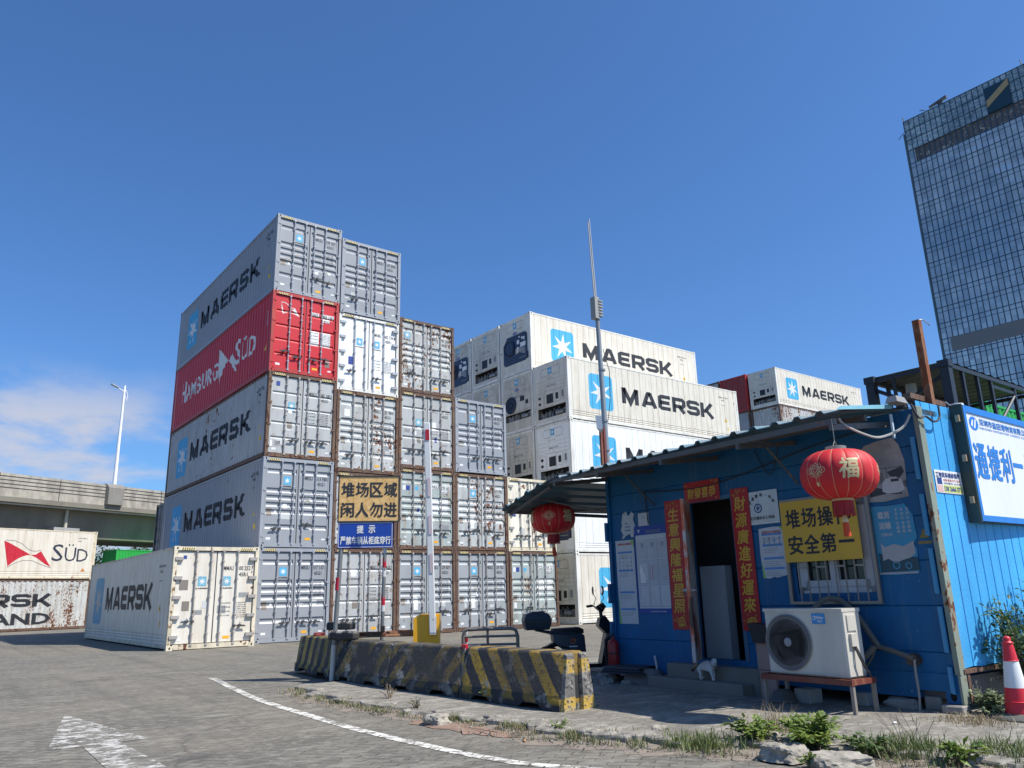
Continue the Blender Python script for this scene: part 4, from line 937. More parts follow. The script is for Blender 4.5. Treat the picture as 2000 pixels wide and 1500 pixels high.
def couplet(txt):
    def d(mb,S,w,h):
        n=len(txt); hh=(h-.30)/n
        for i,c in enumerate(txt): S.text(mb,c,w*.16,h-.10-(i+1)*hh+.02,w*.66,hh*.84,.022,0,1,.12)
        rn=random.Random(ord(txt[0]))
        for i in range(22):
            top=i<8; S.put(mb,star(rn.uniform(.03,w-.03),(h-rn.uniform(.02,.10)) if top else rn.uniform(.02,.19),rn.uniform(.012,.028),5,.45,rn.uniform(0,90)),0,2)
        S.put(mb,ring(w*.55,.10,.055,.014,14),.0006,1); S.put(mb,rect(w*.35,.05,w*.4,.02),.0006,1); S.put(mb,ring(w*.55,.10,.025,.012,8),.0008,1)
    return d
GCP='red paper couplets round the doorway'
decal('door_couplet','tall red paper couplet with gold characters left of the cabin doorway','couplet',3.735,3.43,.75,2.48,couplet('生意興隆福星照'),[CRED,GOLD,GOLDD],GCP)
decal('door_couplet','tall red paper couplet with gold characters right of the cabin doorway','couplet',2.545,2.265,.76,2.51,couplet('財源廣進好運來'),[CRED,GOLD,GOLDD],GCP,off=.016)
def hdr(mb,S,w,h):
    for i,c in enumerate('財發喜恭'): S.text(mb,c,.06+i*.125,.055,.115,.14,.022,0,1,.12)
    for a,b in ((.03,.04),(.58,.25),(.55,.03),(.5,.26),(.56,.23),(.04,.24)): S.put(mb,star(a,b,.022,5,.45,a*300),0,2)
decal('door_banner','short red banner with four gold characters above the cabin doorway','banner',3.33,2.715,2.405,2.685,hdr,[CRED,GOLD,GOLDD],GCP,off=.016)
# yellow notice
YB=sheetmat('board_yellow',(.62,.37,.03),.12)
def ysign(mb,S,w,h):
    for i,c in enumerate('堆场操作'): S.text(mb,c,.07+i*.215,.39,.185,.215,.022,0,1)
    for i,c in enumerate('安全第'): S.text(mb,c,.07+i*.215,.09,.19,.21,.022,0,1)
    S.put(mb,rect(.725,.185,.19,.032),0,1)
decal('warning_board','yellow board with large black characters over the cabin window','sign',1.785,.80,1.545,2.25,ysign,[YB,BLACK],off=.06,th=.006)
STEEL=paint('stainless',(.24,.215,.19),.05,.3,.36,.35)
GR=thing('window_grille','stainless steel bar grille over the cabin window','window grille',cab(-.012,0,0),THC)
mb=MB()
for a,b,c,d in ((.66,.70,1.07,2.28),(1.75,1.79,1.07,2.28)): mb.box(-.045,-.015,a,b,c,d)
mb.box(-.045,-.015,.70,1.75,1.07,1.10); mb.box(-.045,-.015,.70,1.75,2.25,2.28)
for s_ in (.7,1.72): 
    for z in (1.08,2.26): mb.box(-.015,.012,s_,s_+.02,z,z+.015)
mb.build('frame',STEEL,GR)
for i in range(8): mb=MB(); y=.81+i*.118; mb.cyl((-.03,y,1.10),(-.03,y,2.25),.009,n=6); mb.build('bar',STEEL,GR)
mb=MB()
for a in (0,2,4,6): y=.81+a*.118; mb.box(-.038,-.028,y,y+.118,1.47,1.49)
mb.build('cross_bar',STEEL,GR)
# posters
PW=sheetmat('poster_white',(.52,.54,.56),.2); PRED=flat('poster_red',(.5,.07,.05)); PBL=flat('poster_blue',(.10,.26,.55)); PGR=flat('poster_green',(.30,.5,.16)); PGY=flat('poster_grey',(.22,.23,.26)); PMET=paint('plaque_steel',(.50,.48,.47),0,.35,.3,.6); PNV=flat('plaque_navy',(.02,.05,.22))
def lines(mb,S,x,y,w,n,g,mi,t=.006,seed=1):
    rn=random.Random(seed)
    for i in range(n): S.put(mb,rect(x,y-i*g,w*rn.uniform(.6,1),t),.0,mi)
def poster(seed):
    def d(mb,S,w,h):
        S.text(mb,'装卸作业安全须知要求',w*.12,h-.075,w*.76,.035,.03,0,1)
        for i,f in enumerate((.84,.62,.36,.16)): S.put(mb,rect(w*.1,h*f,w*.8,.028),0,2); lines(mb,S,w*.14,h*f-.03,w*.7,3,.022,4,.005,seed+i)
        rn=random.Random(seed)
        for i in range(16): S.put(mb,disc(w*(.18+.21*(i%4)),h*(.78-.045*(i//4)) ,rn.uniform(.008,.016),8),.0004,4 if i%3 else 2)
        S.put(mb,poly((0,0),(w*.12,0),(w*.02,h*.3),(0,h*.3)),0,3); S.put(mb,poly((w,h),(w*.8,h),(w,h*.9)),0,3)
    return d
PM=[PW,PRED,PBL,PGR,PGY]
decal('safety_poster','long white safety poster at the far left end of the cabin wall','poster',4.79,4.40,.81,2.0,poster(3),PM)
decal('safety_poster','white safety poster with torn lower edge, under the steel plaque','poster',2.17,1.81,1.38,1.98,poster(8),PM,outline=[(0,0),(.1,-.008),(.16,.012),(.2,.0),(.36,.03),(.355,.3),(.36,.6),(.2,.605),(0,.59),(-.01,.3)])
def plaque(mb,S,w,h):
    for i,c in enumerate('区通捷利一号站'):
        a=rad(150-i*20); S.text(mb,c,.21+.20*cos(a)-.018,.17+.17*sin(a),.038,.042,.02,0,1)
    S.put(mb,ring(.15,.20,.052,.014,20),0,2); S.put(mb,disc(.15,.20,.040,14),0,0); S.put(mb,poly((.12,.21),(.15,.165),(.18,.21),(.165,.225),(.15,.2),(.135,.225)),.0006,2); S.put(mb,disc(.15,.228,.010,8),.0007,2)
    S.text(mb,'区交通安全工作站',.02,.06,.36,.04,.02,0,1)
    for i in range(12): S.put(mb,rect(.02+i*.034,.008 if i%2 else .012,.028,.014),0,3); 
    for i in range(4): S.put(mb,rect(.03+i*.03,h-.03,.024,.013),0,3)
decal('steel_plaque','square brushed steel plaque with a round blue crest','plaque',2.29,1.84,2.025,2.435,plaque,[PMET,BLACK,PNV,STK],off=.008)
def board(mb,S,w,h):
    S.put(mb,rect(.02,.07,w-.02,h-.20),.0,1); S.text(mb,'风险告知栏',.24,h-.115,.30,.055,.03,.001,4); S.put(mb,poly((.06,h-.05),(.12,h-.05),(.09,h-.10)),0,1); S.text(mb,'盐港通捷利物流安全管理',.22,.018,.32,.022,.02,.0005,1)
    for i in range(3):
        for j in range(3):
            x=.05+i*.20; y=.10+j*.315
            S.put(mb,stroke(rect(x,y,.185,.29)[0],.006,True),.001,3)
            if j==2 or (j==1 and i>0): S.put(mb,rect(x+.02,y+.02,.145,.25),.001,2)
            if j==2: lines(mb,S,x+.035,y+.15,.11,7,.018,3,.005,i); S.put(mb,rect(x+.07,y+.19,.05,.06),.0015,3)
    S.put(mb,poly((.27,.45),(.278,.45),(.278,.66),(.27,.66)),.002,5); S.put(mb,poly((.32,.45),(.328,.45),(.328,.66),(.32,.66)),.002,5)
    S.put(mb,poly((.08,.42),(.17,.42),(.18,.5),(.14,.58),(.10,.68),(.07,.62)),.002,6)
decal('notice_board','blue framed notice board holding white sheets in plastic pockets','notice board',4.37,3.74,.955,2.178,board,[flat('board_blue',(.012,.06,.32)),PW,sheetmat('pocket_sheet',(.45,.46,.5)),flat('pocket_edge',(.28,.31,.38)),flat('title_grey',(.18,.22,.35)),PRED,STK],off=.006)
decal('paper_note','small blank white paper stuck above the notice board','paper',4.275,4.06,2.18,2.365,lambda mb,S,w,h:(lines(mb,S,.06,h-.05,.12,3,.015,1,.003)),[PW,PGY])
decal('torn_paper','ragged remains of a torn white poster near the left end of the cabin','paper',4.63,4.33,2.06,2.41,lambda mb,S,w,h:[S.put(mb,star(.08+.03*(i%4),.08+.05*(i//4),.018,5,.4,i*40),0,1) for i in range(10)],[PW,BLU_SHADE],outline=torn(.26,.33,4,.28,6))
s=NT('torn_poster'); v=s.coord((1,1,1),False); c=s.mix(s.rng(s.noise(v,3.2,4),.35,.6),(.20,.21,.22),(.36,.35,.34)); TORN=s.fin(c,.6)
def truckposter(mb,S,w,h):
    for i in range(5): S.put(mb,rect(.06,.20+i*.022,.16,.006),0,1)
    for i in range(7): S.put(mb,rect(.06+i*.026,.18,.005,.12),0,1)
    S.put(mb,poly((.04,.05),(.24,.07),(.40,.05),(.40,.09),(.22,.12),(.05,.17)),0,1)
    S.put(mb,poly((.27,.30),(.44,.34),(.46,.28),(.40,.22),(.30,.25)),0,1); S.put(mb,rect(.16,.34,.28,.006),0,1); S.put(mb,rect(.26,.22,.006,.14),0,1)
    S.put(mb,(lambda P:(P,[tuple(range(len(P)))]))([(.19,.10),(.20,.19),(.25,.23),(.36,.24),(.42,.20),(.44,.10),(.38,.07),(.24,.07)]),.0008,2); lines(mb,S,.22,.18,.06,4,.02,1,.005); S.put(mb,rect(.30,.19,.09,.03),.001,1)
decal('torn_poster','grey peeling poster of a harbour and lorry under the roof corner','poster',.69,.22,2.14,2.78,truckposter,[TORN,flat('poster_ink',(.04,.05,.06)),PW],outline=[(0,.0),(.2,-.01),(.47,.02),(.46,.12),(.40,.16),(.47,.2),(.48,.4),(.44,.58),(.38,.66),(.2,.65),(.05,.62),(-.02,.55),(.04,.52),(.02,.3)])
def bluep(mb,S,w,h):
    for t,x,y,ww,hh in (('载货',.07,.58,.13,.075),('运输',.07,.47,.13,.075),('交通行业',.08,.395,.12,.035)): S.text(mb,t,x,y,ww,hh,.02,0,1)
    for i in range(3):
        S.text(mb,'不',.26+i*.06,.64,.035,.035,.02,0,1); S.text(mb,'分',.26+i*.06,.60,.035,.035,.02,0,1); S.text(mb,'心',.26+i*.06,.56,.035,.03,.02,0,1)
        S.text(mb,'不',.26+i*.06,.50,.035,.035,.02,0,1); S.text(mb,'超',.26+i*.06,.46,.035,.035,.02,0,1); S.text(mb,'载',.26+i*.06,.42,.035,.03,.02,0,1)
    S.put(mb,poly((.02,.02),(.44,.03),(.44,.16),(.02,.22)),0,2); S.put(mb,poly((.06,.33),(.1,.28),(.2,.31),(.3,.28),(.42,.33),(.42,.2),(.36,.16),(.27,.14),(.2,.11),(.12,.16),(.06,.14)),.001,3)
    S.put(mb,ring(.2,.09,.035,.012,12),.001,0); S.put(mb,ring(.33,.08,.03,.01,12),.001,0); S.put(mb,rect(0,.0,.42,.018),.001,3)
decal('transport_poster','bright blue road transport poster with white characters, lower half torn','poster',.665,.20,1.37,2.12,bluep,[sheetmat('poster_cyan',(.03,.26,.45)),PW,flat('poster_dark',(.02,.07,.10)),flat('poster_pale',(.40,.40,.42))],outline=[(0,0),(.2,-.01),(.43,.01),(.44,.25),(.41,.3),(.46,.36),(.45,.6),(.38,.72),(.2,.71),(0,.72)])
decal('warning_sticker','faded yellow warning triangle sticker at the right edge of the cabin front','sticker',.20,.06,1.62,1.84,lambda mb,S,w,h:(S.put(mb,poly((.02,.1),(.12,.1),(.07,.2)),0,1),S.put(mb,rect(.0,.04,.14,.03),0,1)),[BLU_SHADE,paint('faded_yellow',(.22,.17,.04),0,.6)],off=.001,th=.001)
def phone(mb,S,w,h):
    S.text(mb,'工地货车维修保养',.02,h-.075,.50,.055,.03,0,1); S.put(mb,rect(.03,.09,.10,.07),0,1); S.text(mb,'补胎 换油 充气 电话',.16,.125,.36,.028,.02,0,2); S.text(mb,'流动服务 全天候',.16,.095,.36,.02,.02,0,1)
    S.put(mb,rect(.15,.01,.40,.075),0,3); S.text(mb,'138 2666 3711',.16,.02,.38,.055,.04,.001,1); S.put(mb,rect(.02,.01,.11,.07),0,4)
decal('phone_sticker','white sticker with a phone number on yellow, on the sunlit cabin side','sticker',.14,.70,2.18,2.42,phone,[sheetmat('sticker_white2',(.74,.74,.72)),PNV,PRED,flat('sticker_lemon',(.62,.68,.18)),flat('sticker_rose',(.7,.45,.42))],side=True,off=.004)
# company sign box
SG=thing('company_sign','large white framed sign with blue characters on the sunlit cabin side','sign',(.28,-20.99,1.925),0)
SG.scale=(1.07,1,1.05)
mb=MB(); mb.box(0,3.3,.0,.012,0,1.15); mb.build('panel',paint('sign_white',(.74,.75,.77),0,.10,.35),SG)
mb=MB(); 
for a,b,c,d in ((-.02,.03,-.03,1.18),(3.27,3.32,-.03,1.18)): mb.box(a,b,-.015,.02,c,d)
mb.box(.03,3.27,-.012,.02,-.03,.03); mb.box(.03,3.27,-.012,.02,1.11,1.18); mb.build('border',flat('sign_border_blue',(.02,.20,.62),.4),SG)
mb=MB(); mb.box(-.04,-.021,-.01,.12,-.04,1.19); mb.box(-.02,.02,.022,.12,-.04,1.19); mb.box(.02,3.3,.022,.12,1.12,1.19); mb.box(.02,3.3,.03,.12,-.04,.0)
for z in (.15,.58,1.0): mb.cur=1; mb.box(-.075,-.04,.02,.06,z,z+.07)
mb.build('case',[paint('sign_case_green',(.03,.055,.05),.25,.3),paint('clip_wood',(.42,.30,.18))],SG)
S=Surf((0,0,0),(1,0,0),(0,0,1),(0,-1,0)); mb=MB()
S.put(mb,disc(.205,1.005,.105,24,.075),0,0)
S.put(mb,poly((.13,.98),(.16,.965),(.2,1.04),(.17,1.045)),.001,1); S.put(mb,poly((.19,.96),(.22,.95),(.27,1.05),(.24,1.055)),.001,1)
S.text(mb,'深圳市盐田港物流有限公司',.345,1.0,1.28,.075,.02,0,0); S.text(mb,'SHENZHEN YANTIAN PORT LOGISTICS CO.,LTD',.33,.955,1.30,.028,.01,0,2)
for i,c in enumerate('通捷利'): S.text(mb,c,.09+i*.315,.42,.275,.365,.025,0,0)
S.put(mb,rect(1.03,.60,.26,.05),0,0); S.text(mb,'号站',1.36,.42,.62,.365,.04,0,0)
mb.build('lettering',[flat('sign_blue',(.02,.19,.60),.4),STK,flat('sign_blue2',(.06,.20,.5),.4)],SG)
# ------------------------------------------------------------------ awning roof
AW=thing('awning_roof','blue corrugated sheet awning overhanging the cabin front','awning',cab(0,0,0),THC)
TEAL=paint('awning_teal',(.05,.14,.19),.12,.6,.5,0,.3,dcol=(.20,.16,.12),streak=1,sc=2)
SKYB=paint('awning_lightblue',(.22,.50,.60),.1,.3,.45)
def roofsheet(s0,s1,zf,x0,x1,rise):
    mb=MB(); P=[]; t=s0; rn=random.Random(4)
    while t<s1-.27: P+=[(t,0),(t+.16,0),(t+.19,.038),(t+.24,.038)]; t+=.27
    P+=[(s1,0)]
    for th in (0,.012):
        r1=[];r2=[];rm=[]
        for k,(a,d) in enumerate(P):
            z=zf(a)+d+th; j=.006*sin(a*9)
            r1.append((x0+j+(.02*sin(a*3)),a,z)); rm.append(((x0+x1)/2,a,z+rise/2)); r2.append((x1,a,z+rise))
        (mb.sheet(r1,rm),mb.sheet(rm,r2)) if th==0 else (mb.sheet(rm,r1),mb.sheet(r2,rm))
    A=[(x0+.006*sin(a*9)+.02*sin(a*3),a,zf(a)+d) for a,d in P]; mb.sheet(A,[(x,y,z+.012) for x,y,z in A])
    return mb
roofsheet(.22,5.05,lambda s:2.955-.018*s,-1.12,.35,.20).build('roof_sheet',TEAL,AW)
mb=roofsheet(5.0,6.15,lambda s:2.865-.28*(s-5.0),-1.13,2.2,.06); mb.build('side_sheet',TEAL,AW)
mb=MB(); mb.box(-1.08,-1.02,.30,5.0,2.84,2.90); mb.box(-.50,-.45,.3,4.9,2.94,3.0)
for s_ in (.32,1.5,2.7,3.9,4.85): mb.hull([(-1.08,s_,2.78),(-1.08,s_+.04,2.78),(-1.08,s_,2.84),(-1.08,s_+.04,2.84),(0,s_,2.92),(0,s_+.04,2.92),(0,s_,2.98),(0,s_+.04,2.98)])
for s_ in (1.5,3.9): mb.tube([(-.02,s_+.02,2.45),(-.55,s_+.02,2.85)],.014,6)
mb.tube([(-1.0,5.05,2.80),(-1.0,6.1,2.50)],.03,6); mb.tube([(1.2,4.95,2.80),(1.2,6.1,2.50)],.03,6); mb.box(-1.1,1.6,6.05,6.10,2.50,2.55); mb.tube([(-.02,4.93,2.5),(-.02,5.9,2.55)],.015,6); mb.tube([(-.1,4.92,2.45),(-.75,5.6,2.68)],.015,6)
mb.build('frame',paint('awning_frame',(.08,.085,.09),.3,.4),AW)
mb=MB(); mb.hull([(-1.12,.20,2.965),(-1.12,.23,2.965),(-1.05,.20,3.01),(-1.05,.23,3.01),(-.1,.20,3.09),(-.1,.23,3.09),(-.1,.20,3.135),(-.1,.23,3.135)]); mb.build('gable_trim',SKYB,AW)
mb=MB(); mb.box(-.17,-.145,.19,.21,2.76,3.02); mb.build('hanging_strip',paint('strip_pale',(.5,.65,.72)),AW)
# cables
CB=flat('cable_black',(.03,.03,.035),.6)
def cable(label,pts,r,mat,off=True): 
    P=[tuple(cab(*p)) for p in pts]; mb=MB(); mb.tube([tuple(q) for q in smooth3(P)],r,6); o=mb.build('cable',mat,auto=True); return tag(o,label,'cable')
def smooth3(P,n=5):
    P=[Vector(p) for p in P]; out=[]
    for i in range(len(P)-1):
        a,b,c,d=P[max(i-1,0)],P[i],P[i+1],P[min(i+2,len(P)-1)]
        for k in range(n): t=k/n; out.append(.5*((2*b)+(-a+c)*t+(2*a-5*b+4*c-d)*t*t+(-a+3*b-3*c+d)*t**3))
    return out+[P[-1]]
cable('thin black cable sagging along the cabin wall above the doorway',[(-.02,4.1,2.66),(-.02,3.6,2.62),(-.02,3.0,2.60),(-.02,2.3,2.68),(-.02,1.3,2.86),(-.02,.5,2.95)],.008,CB)
cable('dark wire looping high on the wall between plaque and roof',[(-.02,2.1,2.95),(-.03,2.0,2.75),(-.03,1.9,2.62),(-.03,1.8,2.74),(-.02,1.75,2.95)],.005,CB)
cable('dark wire dropping beside the blank paper note',[(-.015,4.10,2.66),(-.015,4.08,2.4),(-.015,4.07,2.2)],.007,CB)
cable('grey flexible conduit curling under the roof corner',[(-.9,.35,2.93),(-.85,.33,2.86),(-.6,.28,2.78),(-.35,.24,2.76),(-.12,.12,2.86),(-.05,.05,3.0)],.014,paint('conduit_grey',(.40,.40,.37)))
cable('black cable bundle hanging from the camera bracket down the cabin corner',[(-.1,.0,3.1),(-.06,-.04,2.95),(.05,-.06,2.97),(.2,-.06,2.93),(.32,-.07,2.98),(.36,-.06,3.12)],.012,CB)
# lanterns
LR=flat('lantern_silk',(.58,.012,.018),.62); LG=flat('lantern_gold',(.62,.50,.26),.35); LGD=paint('lantern_cap',(.42,.38,.30),0,.5,.3,.7); LT=flat('tassel_red',(.35,.008,.012),.6); LO=flat('tassel_orange',(.62,.06,.01),.6)
def lantern(label,c,cang,fu,knot,hook):
    T=thing('lantern',label,'lantern',c,0,'red lanterns hung from the awning'); Rm,H=.362,.238
    def rad_(z): q=min(1,abs(z)/H); return .11+(Rm-.11)*(1-q**2.3)**(1/2.1)
    mb=MB(); N=192; M_=20; zs=[H*sin(-pi/2+pi*i/M_) for i in range(M_+1)]
    for z in zs:
        for k in range(N): t=2*pi*k/N; g=abs(cos(8*t+.3)); r=rad_(z)*(1-.030*(1-abs(sin(8*t+.3)))**3); mb.v.append((r*cos(t),r*sin(t),z))
    for i in range(M_):
        for k in range(N): mb.f.append((i*N+k,i*N+(k+1)%N,(i+1)*N+(k+1)%N,(i+1)*N+k)); mb.mi.append(0)
    mb.build('shade',LR,T,smooth=True)
    def wrap(vf,a0,z0,lift=.004):
        bm=bmesh.new(); vs=[bm.verts.new((a,b,0)) for a,b in vf[0]]
        for f in vf[1]:
            try: bm.faces.new([vs[i] for i in f])
            except ValueError: pass
        for ax,no in ((0,(1,0,0)),(1,(0,1,0))):
            for i in range(-8,9): bmesh.ops.bisect_plane(bm,geom=bm.verts[:]+bm.edges[:]+bm.faces[:],plane_co=(i*.025,i*.025,0),plane_no=no,dist=1e-5)
        bm.verts.index_update(); P=[]
        for v in bm.verts: z=z0+v.co.y; r=rad_(z)+lift-.005; t=a0+v.co.x/Rm; P.append((r*cos(t),r*sin(t),z))
        mb.add(P,[[v.index for v in f.verts] for f in bm.faces]); bm.free()
    sm=MB()
    for k in range(16):
        t=(k*pi-.3)/8; sm.tube([((rad_(z)*.972)*cos(t),(rad_(z)*.972)*sin(t),z) for z in zs[1:-1]],.0022,4)
    sm.build('seam',LG,T)
    for dd in (0,125,245):
        mb=MB()
        for j,(ax,ay) in enumerate(((0,0),(.006,0),(-.006,0),(0,.006),(0,-.006),(.004,.004),(-.004,-.004))): wrap(fit(glyphs('福',0,.1),-.095+ax,-.095+ay,.19,.19),cang+rad(fu+dd),.02,.004+.0003*j)
        mb.build('gold_character',LG,T)
    for dd in (0,120,240):
        mb=MB(); a=cang+rad(knot+dd)
        for sc in (.075,.05,.025): wrap(stroke([(0,sc),(sc,0),(0,-sc),(-sc,0)],.006,True),a,.02,.006)
        for sx in (-.07,.07): wrap(ring(sx,0,.028,.005,12),a,.02,.006); wrap(ring(sx*.6,.04,.02,.004,10),a,.02,.006); wrap(ring(sx*.6,-.04,.02,.004,10),a,.02,.006)
        wrap(rect(-.014,-.15,.028,.035),a,.02,.006); wrap(rect(-.002,-.12,.004,.05),a,.02,.006)
        mb.build('gold_knot',LG,T)
    mb=MB(); mb.lathe([(.10,H-.015),(.102,H+.035),(.095,H+.04)],n=24); mb.build('top_cap',LGD,T,smooth=40)
    mb=MB(); mb.lathe([(.10,-H+.012),(.102,-H-.018),(.095,-H-.02)],n=24); mb.build('bottom_cap',LG,T,smooth=40)
    mb=MB(); rn=random.Random(3); 
    for k in range(72): t=2*pi*k/72; r=.098; q=r+rn.uniform(-.005,.012); mb.quad((r*cos(t),r*sin(t),-H-.015),(r*cos(t+.095),r*sin(t+.095),-H-.015),(q*cos(t+.09),q*sin(t+.09),-H-.16-rn.uniform(0,.012)),(q*cos(t),q*sin(t),-H-.16-rn.uniform(0,.012)))
    mb.lathe([(.09,-H-.02),(.092,-H-.14)],n=16); mb.build('fringe',LT,T)
    mb=MB(); mb.cyl((0,0,-H-.14),(0,0,-H-.20),.02,.026,8); mb.cyl((0,0,-H-.2),(0,0,-H-.225),.028,.028,8); mb.build('tassel_knob',LG,T)
    mb=MB(); mb.cyl((0,0,-H-.225),(.01,0,-H-.36),.028,.036,12); mb.build('tassel',LO,T)
    mb=MB(); h=Vector(hook)-Vector(c); mb.tube([(-.05,0,H+.03),(0,0,H+.10),tuple(h)],.004,5); mb.tube([(.05,0,H+.03),(0,0,H+.10)],.004,5); mb.build('hanging_wire',LGD,T)
    return T
lantern('large red lantern hanging nearest, in front of the yellow board',(-1.60,-20.51,2.32),rad(209.7),16,-35,(-1.60,-20.51,2.88))
lantern('farther red lantern hanging at the left end of the awning',(-.56,-14.93,2.435),rad(229.5),42,-10,(-.56,-14.93,2.68))
# ------------------------------------------------------------------ air conditioner
AC=thing('air_conditioner','white outdoor air conditioner unit under the cabin window','air conditioner',cab(-.44,.70,.375),THC)
ACM=paint('ac_white',(.56,.53,.46),.03,.25,.4)
mb=MB(); mb.cbox(-.31,0,0,.95,0,.665,.015); mb.box(-.318,.004,-.004,.954,.635,.668); mb.hull([(-.312,.26,.01),(-.312,.26,.63),(-.312,.02,.01),(-.312,.02,.63),(-.30,.0,.01),(-.30,.0,.63)]); mb.build('casing',ACM,AC)
mb=MB(); mb.T=Matrix.Translation((-.313,.665,.325))@Matrix.Rotation(rad(-90),4,'Y'); mb.lathe([(.275,0),(.285,.012),(.275,.018),(.262,.012),(.262,0)],n=40)
for r_ in [.07+i*.0125 for i in range(16)]: mb.lathe([(r_-.0022,.008),(r_+.0022,.008),(r_,.014)],n=36)
for k in range(28):
    a=2*pi*k/28; mb.tube([(.065*cos(a),.065*sin(a),.008),(.16*cos(a+.25),.16*sin(a+.25),.010),(.265*cos(a+.35),.265*sin(a+.35),.008)],.0022,4)
mb.T=None; mb.build('fan_guard',flat('guard_dark',(.16,.16,.165),.35),AC)
mb=MB(); mb.T=Matrix.Translation((-.311,.665,.325))@Matrix.Rotation(rad(-90),4,'Y'); mb.lathe([(.262,-.0),(.26,.002)],n=36); mb.T=None; mb.build('fan_opening',FANB,AC)
mb=MB(); mb.T=Matrix.Translation((-.313,.665,.325))@Matrix.Rotation(rad(-90),4,'Y'); mb.lathe([(.045,.0),(.045,.018),(.03,.022)],n=20); mb.T=None; mb.build('fan_hub',flat('hub_grey',(.28,.28,.30),.4),AC)
S=Surf((-.313,.95,0),(0,-1,0),(0,0,1),(-1,0,0)); mb=MB(); S.put(mb,rsq(.60,.515,.155,.105,.08),0,0); S.put(mb,ring(.628,.575,.018,.005,16),.001,1); S.text(mb,'Midea',.635,.565,.10,.032,.02,.001,1); S.text(mb,'美的',.665,.530,.055,.026,.02,.001,1)
mb.build('badge',[flat('badge_blue',(.03,.26,.60),.35),STK],AC)
mb=MB(); mb.box(-.25,-.10,-.012,.004,.45,.60); mb.box(-.24,-.14,-.03,-.0,.30,.42); mb.build('connection_cover',ACM,AC)
mb=MB(); mb.tube([(-.19,-.02,.30),(-.18,-.05,.20),(-.13,-.06,.10),(-.05,-.05,.05),(.0,-.03,.02)],.010,6); mb.tube([(-.17,-.02,.30),(-.15,-.06,.18),(-.10,-.07,.06),(-.02,-.05,.0)],.008,6); mb.build('power_lead',CB,AC)
STD=thing('metal_stand','rusty red angle iron stand carrying the air conditioner','stand',cab(-.44,.70,0.05),THC)
RB=paint('stand_red',(.15,.035,.022),.3,.4,.6)
mb=MB(); mb.box(-.36,.02,-.06,-.02,.27,.322); mb.box(-.36,.02,.98,1.02,.27,.322); mb.box(-.38,-.34,-.06,1.02,.265,.318); mb.box(.0,.04,-.06,1.02,.265,.318); mb.build('top_frame',RB,STD)
for a,b in ((-.36,-.05),(-.36,.98),(.01,-.05),(.01,.98)): mb=MB(); mb.box(a,a+.035,b,b+.035,-.01,.27); mb.build('leg',paint('leg_weathered',(.25,.22,.19),.3,.4),STD)
mb=MB(); HB=paint('hose_lagging',(.12,.115,.10),0,.7,.8)
hp=[(-.30,1.35,1.0),(-.2,1.25,1.12)]+[(-.10,*wl(u,v,.10)) for u,v in ((1640,1172),(1672,1200),(1700,1240),(1716,1262))]
P=[tuple(cab(*p)) for p in hp]; mb.tube([tuple(q) for q in smooth3(P)],.030,8)
P=[tuple(cab(-.10,*wl(u,v,.10))) for u,v in ((1712,1262),(1740,1270),(1785,1286))]; mb.tube([tuple(q) for q in smooth3(P)],.026,8)
P=[tuple(cab(-.14-.05*i,*wl(u,v,.10))) for i,(u,v) in enumerate(((1712,1262),(1700,1280),(1684,1290)))]; mb.tube([tuple(q) for q in smooth3(P)],.032,8)
mb.tube([tuple(q) for q in smooth3([tuple(cab(-.14,*wl(u,v,.12))) for u,v in ((1712,1262),(1706,1282),(1695,1300),(1680,1312))])],.012,6)
tag(mb.build('hose',HB,auto=True),'grey lagged pipe looping from the air conditioner to the cabin wall','hose')
mb=MB(); mb.tube([tuple(q) for q in smooth3([tuple(cab(-.12,*wl(u,v,.12))) for u,v in ((1786,1288),(1788,1310),(1793,1340),(1796,1365),(1797,1393))])],.012,6); tag(mb.build('drain_hose',paint('drain_pale',(.30,.29,.27),0,.5),auto=True),'thin pale drain hose hanging to the ground near the cabin corner','hose')
mb=MB(); q=cab(-.06,*wl(1785,1288,.06)); mb.cyl((q.x-.05,q.y,q.z),(q.x+.06,q.y,q.z),.06,n=12); tag(mb.build('wall_grommet',paint('grommet',(.05,.03,.025),.5,.4),auto=True),'dark rusted pipe grommet in the cabin wall','grommet')
# pink board, basin, blocks
def cobj(name,label,cat,fn,mat,loc,rz=0,group=None,smooth=False):
    mb=MB(); fn(mb); o=mb.build(name,mat,smooth=smooth); o.location=loc; o.rotation_euler=(0,0,rz); return tag(o,label,cat,group)
cobj('board','pinkish worn board leaning beside the air conditioner','board',lambda mb:(mb.box(-.02,.02,-.22,.0,0,.30),mb.box(-.025,.015,-.23,.01,.31,.60)),paint('board_pink',(.36,.24,.21),.1,.6,.8),cab(-.36,2.08,.05),THC)
cobj('black_crate','dark crate standing on the pink board beside the couplet','crate',lambda mb:(mb.hull([(-.08,-.2,0),(.08,-.2,0),(-.08,.0,0),(.08,.0,0),(-.10,-.22,.2),(.10,-.22,.2),(-.10,.04,.22),(.10,.04,.22)]),),flat('crate_black',(.025,.025,.025),.7),cab(-.34,2.10,.65),THC)
cobj('basin','dark basin upside down on the ground under the air conditioner','basin',lambda mb:(mb.lathe([(.17,0),(.16,.03),(.14,.04),(.12,.10),(.05,.13)],n=20),),paint('basin_dark',(.09,.09,.09),0,.5),cab(-.45,1.72,.05),0,None,True)
BLK=paint('block_concrete',(.28,.27,.25),0,.6,.9,0,.6)
